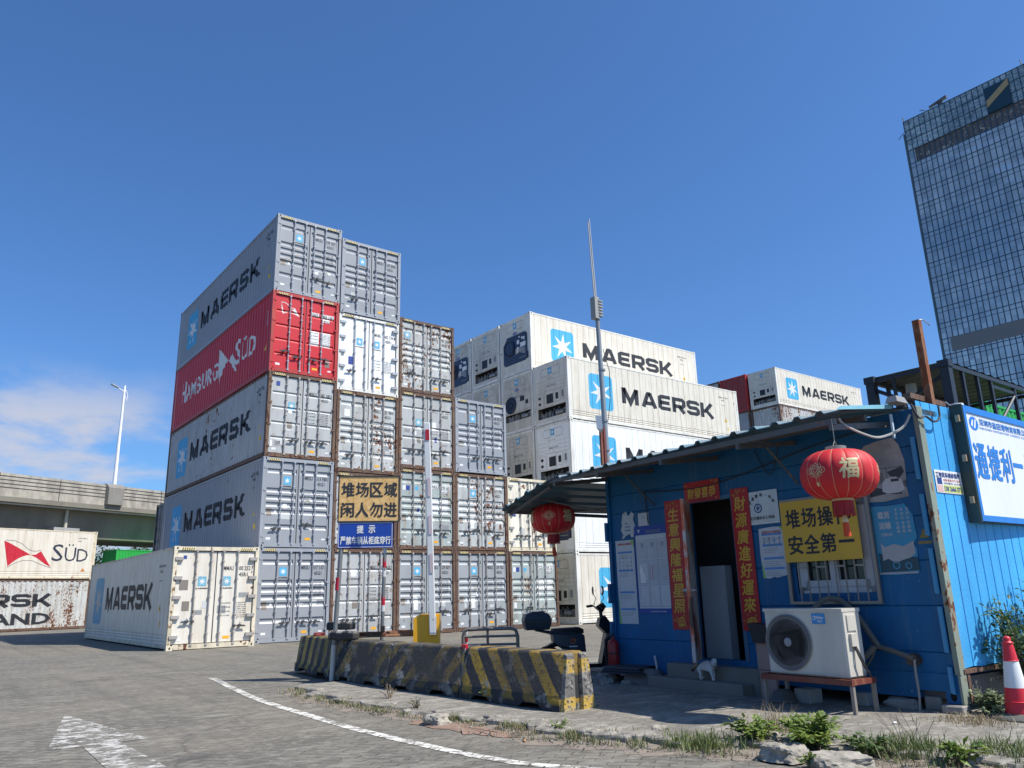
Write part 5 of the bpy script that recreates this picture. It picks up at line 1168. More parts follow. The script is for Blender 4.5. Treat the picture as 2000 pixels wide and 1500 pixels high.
def stone(r,seed,sq=(1,1,.7),n=3):
    def f(mb):
        bm=bmesh.new(); bmesh.ops.create_icosphere(bm,subdivisions=n,radius=1)
        for v in bm.verts:
            p=v.co.copy(); m=max(abs(p.x),abs(p.y),abs(p.z)); p=p.lerp(p/m*.85,.55); d=1+.28*noise.noise(p*1.3+Vector((seed,0,0)))+.10*noise.noise(p*4+Vector((0,seed,0)))+.04*noise.noise(p*11)
            v.co=Vector((p.x*r*sq[0],p.y*r*sq[1],max(-.2,p.z)*r*sq[2]))*d
        bm.verts.index_update(); mb.add([v.co for v in bm.verts],[[v.index for v in f.verts] for f in bm.faces]); bm.free()
    return f
for i,(s_,off,w,h,lb) in enumerate(((1.50,.33,.22,.15,'grey concrete block on the ground right of the air conditioner stand leg'),(.98,.10,.17,.13,'squared grey block propping the middle of the cabin'),(.08,.02,.20,.08,'flat concrete block under the cabin corner'),(.33,-.1,.16,.13,'dark block set back beneath the fork pocket'))):
    cobj('concrete_block',lb,'block',lambda mb,w=w,h=h:mb.cbox(-.10,.10,-w/2,w/2,0,h,.012),BLK,cab(-off,s_,.045),THC+.1*(i-1),'blocks propping up the cabin')
cobj('rubble_stone','rough stone wedged beneath the cabin between two blocks','stone',stone(.17,3,(.6,1.1,.55)),BLK,cab(.0,.62,.06),0,'blocks propping up the cabin')
for i,(s_,x) in enumerate(((4.7,.3),(2.9,1.2),(4.7,2.4),(1.2,2.4))): cobj('concrete_block',('block under the north end of the cabin','block under the middle of the cabin floor','block under the far north corner','block under the far side of the cabin')[i],'block',lambda mb:mb.cbox(-.15,.15,-.2,.2,0,.11,.012),BLK,cab(x,s_,.045),0,'blocks propping up the cabin')
STC=paint('step_concrete',(.20,.19,.16),0,.6,.9,0,.6)
ST=thing('doorstep','two low concrete steps below the cabin doorway','steps',cab(0,0,.04),THC)
mb=MB(); mb.cbox(-.42,-.215,2.32,3.88,0,.135,.012); mb.build('lower_step',STC,ST)
mb=MB(); mb.cbox(-.21,-.02,2.22,3.72,0,.295,.012); mb.build('upper_step',STC,ST)
# inside the doorway
CBI=thing('cabinet','grey metal cabinet just inside the cabin doorway','cabinet',cab(.07,2.83,.38),THC); mb=MB(); mb.box(0,.14,0,.42,0,1.18); mb.build('body',paint('cabinet_grey',(.30,.33,.36)),CBI); mb=MB(); mb.box(-.01,0,.02,.40,.03,1.15); mb.build('door',paint('cabinet_grey',(.30,.33,.36)),CBI)
cobj('light_standin','pale cloth hanging at the back of the dark cabin room','standin',lambda mb:mb.sheet([(.03*sin(i*1.3),i*.03,0) for i in range(10)],[(.02*sin(i),i*.03,.42) for i in range(10)]),paint('glimpse_pale',(.5,.5,.47)),cab(.35,2.50,1.15),THC)  # added pale sheet: light glimpsed through the room, put into its colour
# extinguisher, pipe, debris
EX=thing('fire_extinguisher','red fire extinguisher standing at the left end of the cabin wall','fire extinguisher',cab(-.16,4.80,.10),THC)
mb=MB(); mb.lathe([(.075,0),(.085,.02),(.085,.42),(.07,.47),(.03,.50),(.025,.53)],n=20); mb.build('cylinder',paint('extinguisher_red',(.30,.015,.015),.03,.3,.35),EX,smooth=40)
mb=MB(); mb.box(-.10,.04,-.015,.015,.53,.56); mb.box(-.09,.0,-.012,.012,.57,.585); mb.cyl((0,0,.50),(0,0,.56),.018); mb.build('valve',HAND,EX)
mb=MB(); mb.tube([(-.03,.02,.54),(-.10,.06,.50),(-.11,.06,.3),(-.09,.05,.12)],.012,6); mb.lathe([(.088,.30),(.090,.31),(.088,.32)],n=20); mb.build('hose',CB,EX)
mb=MB(); mb.box(-.10,.1,-.09,.09,-.06,0); mb.build('foot',BLK,EX)
cobj('plastic_pipe','short white plastic pipe sticking up beside the cabin wall','pipe',lambda mb:mb.tube([(0,0,0),(.0,.01,.18),(-.005,.03,.30)],.016,8),paint('pvc_white',(.6,.6,.6)),cab(-.05,4.05,.10))
SK=paint('sack_grey',(.17,.155,.145),0,.5,.9,0,.5)
cobj('sack','slumped grey sack against the left end of the doorstep','sack',stone(.30,9,(.7,1.0,.6)),SK,cab(-.22,4.12,.08),.3,None,True)
cobj('dark_mat','folded dark sheet lying on rubble beside the cabin wall','sheet',lambda mb:[mb.hull([(-.3+.02*k,-.45+.05*k,.03*k),(.2,-.42+.04*k,.03*k),(-.26,.3-.06*k,.03*k),(.2,.32,.03*k),(-.25,-.4,.03*k+.022),(.18,-.38,.03*k+.026),(-.24,.25,.03*k+.026),(.18,.28,.03*k+.022)]) for k in range(3)],flat('mat_dark',(.04,.045,.055),.7),cab(-.25,4.45,.18),.2)
for i,(x,y,r_) in enumerate(((-.35,4.75,.14),(-.55,4.55,.10),(-.15,4.95,.16),(-.62,4.90,.09),(-.45,4.25,.08),(-.7,4.4,.07))):
    cobj('rubble_stone',('rough stone under the folded dark sheet','grey rubble stone near the extinguisher foot','large stone at the cabin end wall','small stone out by the scooter wheel','small stone beside the sack','smallest stone out in front of the sack')[i],'stone',stone(r_,20+i),BLK,cab(x,y,.05),i,'rubble beside the extinguisher')
# ------------------------------------------------------------------ roof top things
RP=thing('rusty_post','square rusty steel post rising above the cabin corner','post',(.06,-20.76,3.12))
mb=MB(); mb.box(-.038,.038,-.038,.038,0,1.06); mb.build('tube',paint('post_rust',(.20,.075,.032),.75,.5,.75,rcol=(.16,.05,.02)),RP)
mb=MB(); mb.tube([(.0,0,1.06),(.1,-.02,1.09),(.2,-.04,1.05),(.22,-.04,1.03)],.006,5); mb.build('wire_hook',GAL,RP)
mb=MB(); mb.box(-.4,.42,.02,.10,.10,.16); mb.box(-.09,.09,-.09,.09,0,.02); mb.build('cross_beam',FR['rust'],RP)
CC=thing('security_camera','small white dome camera on a bracket above the cabin corner','camera',(.36,-20.90,3.10)); mb=MB(); mb.cyl((0,.12,.05),(0,0,.10),.02); mb.lathe([(.03,.11),(.075,.10),(.08,.06),(.07,.05)],n=18); mb.build('housing',paint('camera_white',(.7,.7,.68)),CC,smooth=40)
mb=MB(); mb.lathe([(.065,.055),(.058,.02),(.03,.0),(.005,-.01)],n=18); mb.build('lens',flat('lens_dark',(.03,.03,.035),.1),CC,smooth=True)
mb=MB(); mb.tube([(-.14,.05,.12),(0,0,.02),(.14,.05,.10)],.008,5); mb.build('bracket',GAL,CC)
cobj('floodlight','old grey floodlight lying on the cabin roof corner','light',lambda mb:(mb.hull([(-.12,-.05,0),(.12,-.05,0),(-.12,.08,0),(.12,.08,0),(-.09,-.03,.07),(.09,-.03,.07),(-.09,.06,.07),(.09,.06,.07)]),mb.tube([(.12,0,.04),(.2,.02,.06),(.26,.05,.0)],.012,5)),paint('flood_grey',(.3,.3,.29),.2,.4),cab(-.12,.12,3.13))
AM=thing('antenna_mast','thin grey antenna mast rising behind the awning','mast',(.34,-15.34,3.05))
mb=MB(); mb.cyl((0,0,0),(-.05,.0,3.22),.052,.038,10); 
for z in (.5,1.0,1.9): mb.cyl((-.008,0,z),(-.008,0,z+.03),.064,n=10)
mb.build('pole',paint('mast_grey',(.30,.31,.31),.05,.3,.4,.4),AM,smooth=40)
mb=MB(); mb.box(-.15,-.05,-.07,.05,2.83,3.23)
for i in range(6): mb.box(-.07,.025,-.085,.065,2.88+i*.055,2.90+i*.055)
mb.build('radio_box',paint('radio_grey',(.32,.32,.30),.05,.4),AM)
for k in (-1,1): mb=MB(); mb.cyl((-.07+.02*k,0,3.2),(-.13+.018*k,0,4.72+.04*k),.014,.010,8); mb.build('whip',paint('whip_grey',(.42,.42,.42)),AM)
mb=MB(); mb.tube([(.03,-.02,2.3),(.12,-.05,1.9),(.10,-.05,1.4),(.05,-.03,1.05)],.006,5); mb.build('cable',CB,AM)
for k,(x,c) in enumerate(((-.17,'a'),(-.10,'b'))): mb=MB(); mb.cyl((x,-.05,0),(x,-.05,.88),.028,n=8); mb.build('brace',paint('brace_red',(.20,.04,.03),.3,.4),AM)
mb=MB(); mb.tube([(-.14,-.05,.92),(-.28,-.15,.96)],.02,6); mb.hull([(-.36,-.30,.78),(-.28,-.18,.74),(-.36,-.28,1.02),(-.28,-.16,.98),(-.42,-.22,.80),(-.42,-.20,1.02)]); mb.build('flood_lamp',paint('lamp_pale',(.6,.62,.62)),AM)
# black steel frame
SF=thing('steel_shelter','black open steel frame with a sheet roof behind the company sign','frame',(5.95,-18.58,0))
KB=flat('frame_black',(.018,.022,.03),.5); XL=4.15; YD=1.42; ZF=5.2
for a,b in ((0,0),(0,YD),(XL,0),(XL,YD)): mb=MB(); mb.box(a-.08,a+.08,b-.08,b+.08,0,ZF); mb.box(a-.1,a+.1,b-.1,b+.1,ZF-.1,ZF+.03); mb.build('corner_post',KB,SF)
mb=MB()
for y in (0,YD): mb.box(0,XL,y-.04,y+.04,ZF-.09,ZF-.01); mb.box(0,XL,y-.03,y+.03,4.1,4.16)
for x in (0,XL): mb.box(x-.03,x+.03,0,YD,ZF-.09,ZF-.02); mb.box(x-.03,x+.03,0,YD,4.1,4.16)
mb.tube([(0,0,4.15),(0,YD,5.0)],.04,6); mb.tube([(0,YD,4.3),(0,0,5.0)],.04,6); mb.box(-.03,.03,.95,1.0,4.1,5.1)
mb.tube([(1.85,0,4.15),(3.0,0,4.95)],.03,6); mb.tube([(3.05,0,4.2),(4.1,0,4.9)],.03,6); mb.box(1.9,3.0,-.02,.02,4.98,5.04); mb.build('rails',KB,SF)
for x in (.65,1.28,1.9,3.02): mb=MB(); mb.box(x-.035,x+.035,-.03,.03,4.1,ZF-.09); mb.build('upright',KB,SF); mb=MB(); mb.box(x-.035,x+.035,YD-.03,YD+.03,4.1,ZF-.09); mb.build('upright',KB,SF)
mb=MB(); mb.sheet([(i*.09,-.05,ZF-.0+(.02 if i%4<2 else 0)) for i in range(47)],[(i*.09,YD+.05,ZF-.0+(.02 if i%4<2 else 0)) for i in range(47)]); mb.build('roof_sheet',paint('frame_sheet',(.035,.04,.045),.1,.4),SF)
mb=MB(); mb.cyl((.5,.9,4.85),(.5,.9,5.05),.1,n=12); mb.build('horn',paint('horn_grey',(.4,.4,.36)),SF)
# ------------------------------------------------------------------ concrete barriers
def barmat(name,slant,per,ph=0.,worn=.5,yel=(.50,.31,.03)):
    s=NT(name); v=s.coord((1,1,1),False); sp=s.n('ShaderNodeSeparateXYZ'); s.l(v,sp.inputs[0])
    wob=s.noise(v,9,4); a=s.math('ADD',sp.outputs[1],s.math('MULTIPLY',sp.outputs[2],slant)); a=s.math('ADD',a,s.math('MULTIPLY',wob,.035)); a=s.math('ADD',a,ph+10)
    fr=s.math('FRACT',s.math('DIVIDE',a,per)); m=s.rng(fr,.50,.52)
    n1=s.noise(v,5,8,.72); n2=s.noise(v,22,6,.7); n3=s.noise(v,1.6,4)
    foot=s.rng(s.math('ADD',sp.outputs[2],s.math('MULTIPLY',wob,.05)),.10,.13); c=s.mix(s.math('MULTIPLY',m,foot),(.022,.024,.028),yel)
    chips=s.rng(n2,.62-.1*worn,.66-.1*worn); c=s.mix(s.math('MULTIPLY',chips,.85),c,(.045,.045,.045)); 
    bare=s.rng(n1,.66-.14*worn,.72-.14*worn); c=s.mix(bare,c,s.mix(n2,(.16,.15,.13),(.34,.32,.28)))
    c=s.mix(s.rng(n3,.4,.65,0,worn),c,(.04,.038,.034))
    topd=s.rng(sp.outputs[2],.615,.635); c=s.mix(s.math('MULTIPLY',topd,.75),c,(.30,.28,.235))
    h=s.math('ADD',s.math('MULTIPLY',n2,.6),n1); s.bump(h,.7,.02); return s.fin(c,.82)
def barrier(label,p0,p1,mat,gap=.03):
    p0=Vector((*p0,0)); p1=Vector((*p1,0)); d=(p1-p0); L=d.length-gap; a=math.atan2(d.y,d.x)-pi/2
    T=thing('concrete_barrier',label,'barrier',(p0.x,p0.y,.03),a,'striped concrete barriers in a row')
    mb=MB(); W0=.56; rn=random.Random(int(L*1000)); N=22; ys=[L*i/N for i in range(N+1)]
    prof=[(.0,.02),(-.0,.13),(.035,.17),(.10,.585),(.125,.612),(W0-.125,.612),(W0-.10,.585),(W0-.035,.17),(W0,.13),(W0,.02)]
    def notch(y): f=y/L; return .06 if (.16<f<.34 or .66<f<.84) else 0
    rows=[]
    for i,y in enumerate(ys):
        row=[]
        for k,(x,z) in enumerate(prof):
            j=noise.noise(Vector((x*3,y*3+p0.y*5,z*4)))*.012; e=.018 if i in (0,N) else 0
            zz=z+j*.6
            if k in (0,9): zz=.02+notch(y)
            row.append((x+j+(e if x<W0/2 else -e),y,zz-(e if z>.55 else 0)))
        rows.append(row)
    o=len(mb.v); K=len(prof)
    for r_ in rows: mb.v+=r_
    for i in range(N):
        for k in range(K-1): mb.f.append((i*K+k,(i+1)*K+k,(i+1)*K+k+1,i*K+k+1)); mb.mi.append(0)
        mb.f.append((i*K+K-1,(i+1)*K+K-1,(i+1)*K,i*K)); mb.mi.append(0)
    mb.f.append(tuple(range(K))[::-1]); mb.f.append(tuple(N*K+k for k in range(K))); mb.mi+=[0,0]
    mb.build('body',mat,T,smooth=50)
    for yy,s_ in ((0,-1),(L,1)):      # the keyed ends
        for a0,a1 in ((.03,.235),(.325,W0-.03)):
            t0=.085 if a0<.1 else .0; t1=0 if a0<.1 else .085
            m2=MB(); 
            m2.hull([(a0,yy,.0),(a1,yy,.0),(a0+t0,yy,.60),(a1-t1,yy,.60),(a0+.015,yy+s_*.045,.02),(a1-.015,yy+s_*.045,.02),(a0+t0+.01,yy+s_*.04,.58),(a1-t1-.01,yy+s_*.04,.58)]) 
            m2.build('end_lobe',BEND,T)
    return T
BEND=None
s=NT('barrier_end_paint'); v=s.coord((1,1,1),False); sp=s.n('ShaderNodeSeparateXYZ'); s.l(v,sp.inputs[0]); n=s.noise(v,14,7,.7); zb=s.math('ADD',sp.outputs[2],s.math('MULTIPLY',n,.05))
m1=s.rng(zb,.185,.175); m2=s.math('MULTIPLY',s.rng(zb,.42,.43),s.rng(zb,.57,.56)); c=s.mix(s.math('MAXIMUM',m1,m2),(.16,.15,.14),(.50,.33,.07)); c=s.mix(s.rng(n,.50,.60,0,.85),c,(.33,.31,.28)); c=s.mix(s.rng(s.noise(v,30,4),.55,.62),c,(.06,.06,.06)); s.bump(n,.9,.02); BEND=s.fin(c,.85)
PB=[(-2.95,-10.35),(-3.18,-12.45),(-3.26,-14.32),(-3.14,-16.0),(-3.09,-17.86)]
barrier('far end barrier with narrow upright stripes, left of the sign posts',PB[1],PB[0],barmat('barrier_stripes_upright',.10,.36,.1,.55,(.30,.22,.045)))
barrier('darkest barrier with almost no stripes left, right of the sign post',PB[2],PB[1],barmat('barrier_stripes_faded',.95,.55,.25,1.05,(.22,.15,.03)))
barrier('barrier with dull stripes leaning right, second from the near end',PB[3],PB[2],barmat('barrier_stripes_right',.95,.38,.0,1.0,(.20,.13,.025)))
barrier('nearest barrier with bright yellow stripes leaning left and a chipped end',PB[4],PB[3],barmat('barrier_stripes_left',-.85,.39,.05,.7,(.34,.21,.025)))
BS=barmat('kerb_block_paint',0,.22,.02,.8,(.33,.31,.28))
cobj('kerb_block','black and white kerb block lying on top of the barriers behind the sign post','kerb block',lambda mb:mb.cbox(-.09,.09,-.24,.24,0,.13,.02),BS,(-3.12,-12.75,.645),rad(32),'kerb blocks stacked on the barriers')
cobj('kerb_block','dark kerb block stacked upon the other beside the sign post','kerb block',lambda mb:mb.cbox(-.10,.10,-.22,.22,0,.12,.02),BS,(-3.05,-12.50,.787),rad(38),'kerb blocks stacked on the barriers')
cobj('rag','small dark red rag on the far barrier top','rag',stone(.08,4,(1.4,1,.6)),paint('rag_red',(.16,.02,.02),0,.5,.9),(-2.80,-11.1,.66))
BM_=thing('rusty_beam','long rusty steel beam lying across the barrier tops','beam',(-2.95,-12.75,.665),rad(-38))
mb=MB(); mb.box(-.1,1.25,-.04,.04,0,.02); mb.box(-.1,1.25,-.005,.005,.02,.07); mb.box(-.1,1.25,-.04,.04,.07,.085); mb.box(.45,.50,-.1,.0,.085,.17); mb.build('beam',FR['rust'],BM_)
cobj('rusty_block','flaking rusty steel lump at the end of the beam by the yellow box','scrap',stone(.13,14,(2.4,.8,.6)),paint('lump_rust',(.25,.10,.05),.8,.5,.9,0,.8),(-2.42,-13.35,.70),rad(-30))
cobj('red_reflector','small red reflector stuck between the two near barriers','reflector',lambda mb:mb.cbox(-.02,.02,-.05,.05,0,.07,.006),flat('reflector_red',(.55,.01,.03),.3),(-3.0,-15.98,.60))
# ------------------------------------------------------------------ sign on two posts
A=Vector((-3.16,-12.50,0)); sd=Vector((.887,-.462,0)); sa=math.atan2(-.462,.887)
SN=thing('yard_sign','gold and blue notice boards on two leaning metal posts behind the barriers','sign',A,sa)
POST=paint('post_grey',(.20,.21,.21),.05,.4,.5,.4); WR=flat('post_white',(.6,.6,.6)); RR=flat('post_red',(.45,.01,.03))
mb=MB(); mb.cyl((-.02,-.03,0),(.10,.0,3.1),.038,n=12); mb.build('post',POST,SN,smooth=40)
mb=MB(); mb.cyl((.745,.03,.45),(.79,.0,3.1),.032,n=12); mb.build('post',POST,SN,smooth=40)
for z,m_ in ((1.05,WR),(1.15,RR),(1.60,WR),(1.75,RR),(1.98,WR)): mb=MB(); mb.cyl((.745+.017*(z-.45),.03-.011*(z-.45),z),(.745+.017*(z-.45)+.002,.03-.011*(z-.45),z+.16),.0335,n=12); mb.build('reflective_band',m_,SN,smooth=40)
mb=MB(); mb.cyl((.022,-.02,1.4),(.030,-.018,1.6),.0395,n=12); mb.build('reflective_band',RR,SN,smooth=40)
mb=MB(); mb.cyl((-.018,-.03,.03),(.0,-.025,.56),.041,n=12); mb.build('white_sleeve',paint('sleeve_white',(.5,.5,.47),.05,.5),SN,smooth=40)
def goldm():
    s=NT('gold_foil'); v=s.coord((1,1,1),False); n=s.noise(v,3.2,3,.5,2.5); g=s.n('ShaderNodeTexVoronoi'); g.feature='DISTANCE_TO_EDGE'; g.inputs['Scale'].default_value=9; s.l(v,g.inputs[0])
    c=s.mix(n,(.62,.34,.10),(.92,.62,.27)); c=s.mix(s.rng(g.outputs[0],.0,.08,.55,0.),c,(.45,.24,.06)); s.bump(n,.3,.03); return s.fin(c,.38,.1)
mb=MB(); mb.box(.0,.99,-.055,-.04,2.50,3.245); gb=mb.build('gold_board',goldm(),SN)
mb=MB()
for a,b,c,d in ((-.012,1.002,2.485,2.505),(-.012,1.002,3.24,3.26)): mb.box(a,b,-.065,-.035,c,d)
mb.box(-.015,.008,-.062,-.038,2.49,3.255); mb.box(.985,1.005,-.062,-.038,2.49,3.255); mb.build('frame',flat('board_frame',(.03,.03,.03),.5),gb)
S=Surf((0,-.055,0),(1,0,0),(0,0,1),(0,-1,0)); mb=MB()
for i,c in enumerate('堆场区域'): S.text(mb,c,.045+i*.235,2.905,.205,.235,.026)
for i,c in enumerate('闲人勿进'): S.text(mb,c,.045+i*.235,2.57,.205,.235,.026)
mb.build('lettering',[BLACK],gb)
mb=MB(); mb.box(.0,.90,-.052,-.042,2.065,2.485); bb=mb.build('blue_board',flat('board_royal',(.005,.05,.33),.45),SN)
mb=MB(); S=Surf((0,-.052,0),(1,0,0),(0,0,1),(0,-1,0)); S.put(mb,stroke(rect(.015,2.08,.87,.39)[0],.008,True),0)
S.text(mb,'提',.31,2.305,.105,.125,.028,.001); S.text(mb,'示',.50,2.305,.105,.125,.028,.001)
for i,c in enumerate('严禁车辆从柜底穿行'): S.text(mb,c,.045+i*.0915,2.125,.082,.125,.024,.001)
mb.build('lettering',[WHITEL],bb)
# ------------------------------------------------------------------ boom gate
GT=thing('boom_gate','amber barrier gate box with its white arm raised upright','boom gate',(-2.12,-13.62,.0),rad(-36))
AMB=paint('gate_amber',(.85,.42,.01),0,.15,.4); AMD=paint('gate_dark_amber',(.42,.17,.003),0,.2,.4)
mb=MB(); mb.hull([(-.20,-.16,0),(.20,-.16,0),(-.20,.16,0),(.20,.16,0),(-.20,-.16,.94),(.20,-.16,1.0),(-.20,.16,.94),(.20,.16,1.0),(-.10,-.16,1.0),(-.10,.16,1.0)]); mb.build('cabinet',AMB,GT)
mb=MB(); mb.box(-.09,-.02,-.166,-.16,.02,.985); mb.box(.07,.205,-.166,-.16,.02,.985); mb.build('bright_panel',AMB,GT)
mb=MB(); mb.box(.06,.16,-.235,-.17,.70,.96); mb.cyl((.11,-.24,.92),(.11,-.16,.92),.018); mb.build('arm_bracket',paint('bracket_pale',(.6,.62,.65),0,.1,.35,.3),GT)
mb=MB(); mb.T=Matrix.Translation((.11,-.21,.72))@Matrix.Rotation(rad(-1.8),4,'Y'); mb.cbox(-.055,.045,-.03,.03,0,3.32,.010); mb.build('arm',paint('arm_white',(.70,.70,.68),0,.12,.4),GT)
mb=MB(); mb.T=Matrix.Translation((.11,-.21,.72))@Matrix.Rotation(rad(-1.8),4,'Y'); mb.box(-.03,.035,-.0385,-.035,3.02,3.20); mb.build('red_band',RR,GT)
mb=MB(); mb.T=Matrix.Translation((.11,-.21,.72))@Matrix.Rotation(rad(-1.8),4,'Y')
for z in (.9,1.5,2.1): mb.box(-.02,.03,-.0385,-.035,z,z+.3)
mb.build('faded_band',flat('band_pink',(.62,.50,.50)),GT)
# ------------------------------------------------------------------ steel railing and marker post
RL=thing('steel_railing','short stainless steel railing behind the barriers','railing',(-1.20,-13.26,0),math.atan2(-.55,.72))
mb=MB(); LW=.91; mb.tube([(0,0,0),(0,0,.60),(.02,0,.69),(.08,0,.72),(LW-.10,0,.72),(LW-.03,0,.69),(LW,0,.60),(LW,0,0)],.030,10); mb.build('hoop',STEEL,RL,smooth=40)
for z in (.60,.47,.34,.15): mb=MB(); mb.cyl((.02,0,z),(LW-.02,0,z),.020,n=8); mb.build('rail',STEEL,RL,smooth=40)
mb=MB(); mb.cyl((LW*.45,0,0),(LW*.45,0,.70),.022,n=8); mb.build('upright',STEEL,RL,smooth=40)
MP=thing('marker_post','red and white marker post behind the steel railing','marker post',(-1.0,-13.05,0))
for i in range(7): mb=MB(); mb.cyl((0,0,i*.10),(0,0,i*.10+.10),.035,n=12); mb.build('band',(WR,RR)[i%2],MP,smooth=40)
# ------------------------------------------------------------------ scooter
SCT=thing('scooter','black electric scooter with a rear top box parked by the cabin end','scooter',(.0,-14.82,.02),rad(-30))
BK=flat('scooter_black',(.010,.011,.013),.35); BG=flat('scooter_slate',(.03,.045,.06),.4); RUB=flat('tyre_black',(.015,.015,.016),.8)
def wheel(x):
    w=thing('wheel',None,None,(x,0,.22)); w.parent=SCT; mb=MB(); mb.T=Matrix.Rotation(rad(90),4,'X'); mb.lathe([(.16,-.04),(.20,-.045),(.22,-.02),(.22,.02),(.20,.045),(.16,.04),(.155,0)],n=28); mb.build('tyre',RUB,w,smooth=True)
    mb=MB(); mb.T=Matrix.Rotation(rad(90),4,'X'); mb.lathe([(.16,-.02),(.165,0),(.16,.02),(.14,.0)],n=24); mb.lathe([(.05,-.05),(.05,.05)],n=12)
    for k in range(5): a=2*pi*k/5; mb.cyl((.04*cos(a),.04*sin(a),0),(.15*cos(a),.15*sin(a),0),.012,n=5)
    mb.build('rim',flat('rim_dark',(.05,.05,.055),.4),w)
wheel(-.52); wheel(.72)
def side(mb,P,w,c=.03): mb.hull([(x,y,z) for x,z in P for y in (-w,w)]+[(x*.98,y,z) for x,z in P for y in (-w-c*0,w)])
mb=MB(); mb.hull([(x,y,z) for x,z,w in ((-.46,.62,.12),(.02,.62,.13),(.06,.58,.11),(.08,.22,.12),(-.10,.24,.13),(-.22,.38,.14),(-.44,.50,.13)) for y in (-w,w)]); mb.build('body',BG,SCT,smooth=30)
mb=MB(); mb.hull([(x,y,z) for x,z,w in ((.06,.30,.115),(.08,.12,.12),(-.12,.12,.12),(-.10,.30,.12)) for y in (-w,w)]); mb.hull([(x,y,z) for x,z,w in ((.0,.10,.14),(.45,.10,.15),(.45,.16,.15),(.0,.16,.14)) for y in (-w,w)]); mb.build('footboard',BK,SCT)
mb=MB(); mb.hull([(x,y,z) for x,z,w in ((-.46,.64,.12),(-.44,.70,.11),(-.02,.715,.12),(.05,.68,.10),(.055,.62,.09),(-.42,.61,.12)) for y in (-w,w)]); mb.build('seat',flat('seat_black',(.014,.014,.016),.55),SCT,smooth=50)
mb=MB(); mb.tube([(-.10,-.13,.62),(-.35,-.14,.63),(-.62,-.12,.67),(-.70,0,.68),(-.62,.12,.67),(-.35,.14,.63),(-.10,.13,.62)],.018,6); mb.hull([(-.42,-.06,.60),(-.72,-.08,.67),(-.42,.06,.60),(-.72,.08,.67),(-.42,-.06,.64),(-.72,-.08,.69),(-.42,.06,.64),(-.72,.08,.69)]); mb.build('rack',BG,SCT)
mb=MB(); mb.hull([(x*1.0-.68,y,z) for x,z,w in ((-.19,.69,.14),(.17,.69,.14),(.20,.77,.17),(.21,.85,.18),(-.23,.85,.18),(-.22,.77,.17)) for y in (-w,w)]+[(.22-.68,0,.81),(-.25-.68,0,.81)]); bx=mb.build('top_box',BG,SCT,smooth=35)
mb=MB(); mb.hull([(x-.68,y,z) for x,z,w in ((.21,.855,.18),(-.23,.855,.18),(-.20,.93,.15),(-.08,.97,.11),(.08,.97,.11),(.17,.93,.15)) for y in (-w,w)]); mb.build('lid',BG,bx,smooth=35)
mb=MB(); mb.hull([(x,y,z) for x,z,w in ((.33,.84,.09),(.42,.88,.08),(.62,.60,.14),(.55,.55,.15),(.42,.60,.13),(.30,.72,.11)) for y in (-w,w)]); mb.hull([(x,y,z) for x,z,w in ((.42,.62,.12),(.58,.62,.14),(.52,.16,.10),(.30,.12,.13),(.38,.25,.12)) for y in (-w,w)]); mb.build('front_shield',BK,SCT,smooth=35)
mb=MB(); mb.hull([(x,y,z) for x,z,w in ((.58,.60,.13),(.66,.50,.12),(.60,.18,.09),(.555,.20,.10)) for y in (-w,w)]); mb.hull([(x,y,z) for x,z,w in ((.55,.42,.05),(.70,.47,.06),(.88,.36,.05),(.92,.26,.04),(.72,.40,.05)) for y in (-w,w)]); mb.build('front_fairing',paint('fairing_white',(.5,.5,.5)),SCT,smooth=35)
mb=MB(); mb.cyl((.38,0,.80),(.36,0,1.00),.03); mb.hull([(x,y,z) for x,z,w in ((.28,1.0,.07),(.40,1.08,.06),(.45,1.02,.07),(.38,.92,.06)) for y in (-w,w)]); mb.build('dashboard',BK,SCT)
mb=MB(); mb.tube([(.24,-.36,1.02),(.30,-.24,1.03),(.36,-.10,.98),(.36,.10,.98),(.30,.24,1.03),(.24,.36,1.02)],.013,6)
for sy in (-1,1): mb.cyl((.23,sy*.37,1.02),(.29,sy*.25,1.03),.021,n=8); mb.tube([(.32,sy*.22,1.05),(.34,sy*.36,1.06)],.006,5)
mb.build('handlebar',RUB,SCT)
for sy in (-1,1):
    mb=MB(); mb.tube([(.31,sy*.2,1.04),(.36,sy*.27,1.15),(.33,sy*.31,1.22)],.006,5); mb.T=Matrix.Translation((.33,sy*.32,1.27))@Matrix.Rotation(rad(90),4,'Y')@Matrix.Rotation(sy*.3,4,'X'); mb.lathe([(.045,-.008),(.058,0),(.05,.012)],n=16,sx=1.3,sy=.9); mm=mb.build('mirror',BK,SCT)
    s=NT('mirror_glass'); gl=s.fin((.7,.75,.8),.03,1.); mb=MB(); mb.T=Matrix.Translation((.325,sy*.32,1.27))@Matrix.Rotation(rad(90),4,'Y')@Matrix.Rotation(sy*.3,4,'X'); mb.lathe([(.045,-.010),(.044,-.011)],n=16,sx=1.3,sy=.9); mb.build('glass',gl,mm)
mb=MB(); S=Surf((-.30,-.142,.45),(1,0,0),(0,0,1),(0,-1,0)); S.put(mb,ring(.16,.06,.035,.02,14),.0,0); S.put(mb,poly((.15,.06),(.22,.075),(.2,.10)),.001,0); S.put(mb,rect(.10,-.03,.13,.016),0,1); mb.build('badge',[flat('badge_orange',(.4,.08,.03)),WHITEL],SCT)
mb=MB(); mb.tube([(-.50,-.13,.40),(-.40,-.145,.45),(-.20,-.14,.40),(-.10,-.13,.20),(-.18,-.14,.33),(-.40,-.145,.39),(-.50,-.13,.40)],.010,6); mb.hull([(-.62,-.06,.40),(-.48,-.08,.46),(-.30,-.07,.44),(-.62,.06,.40),(-.48,.08,.46),(-.30,.07,.44),(-.45,-.07,.49),(-.45,.07,.49)]); mb.build('rear_fender',BK,SCT)
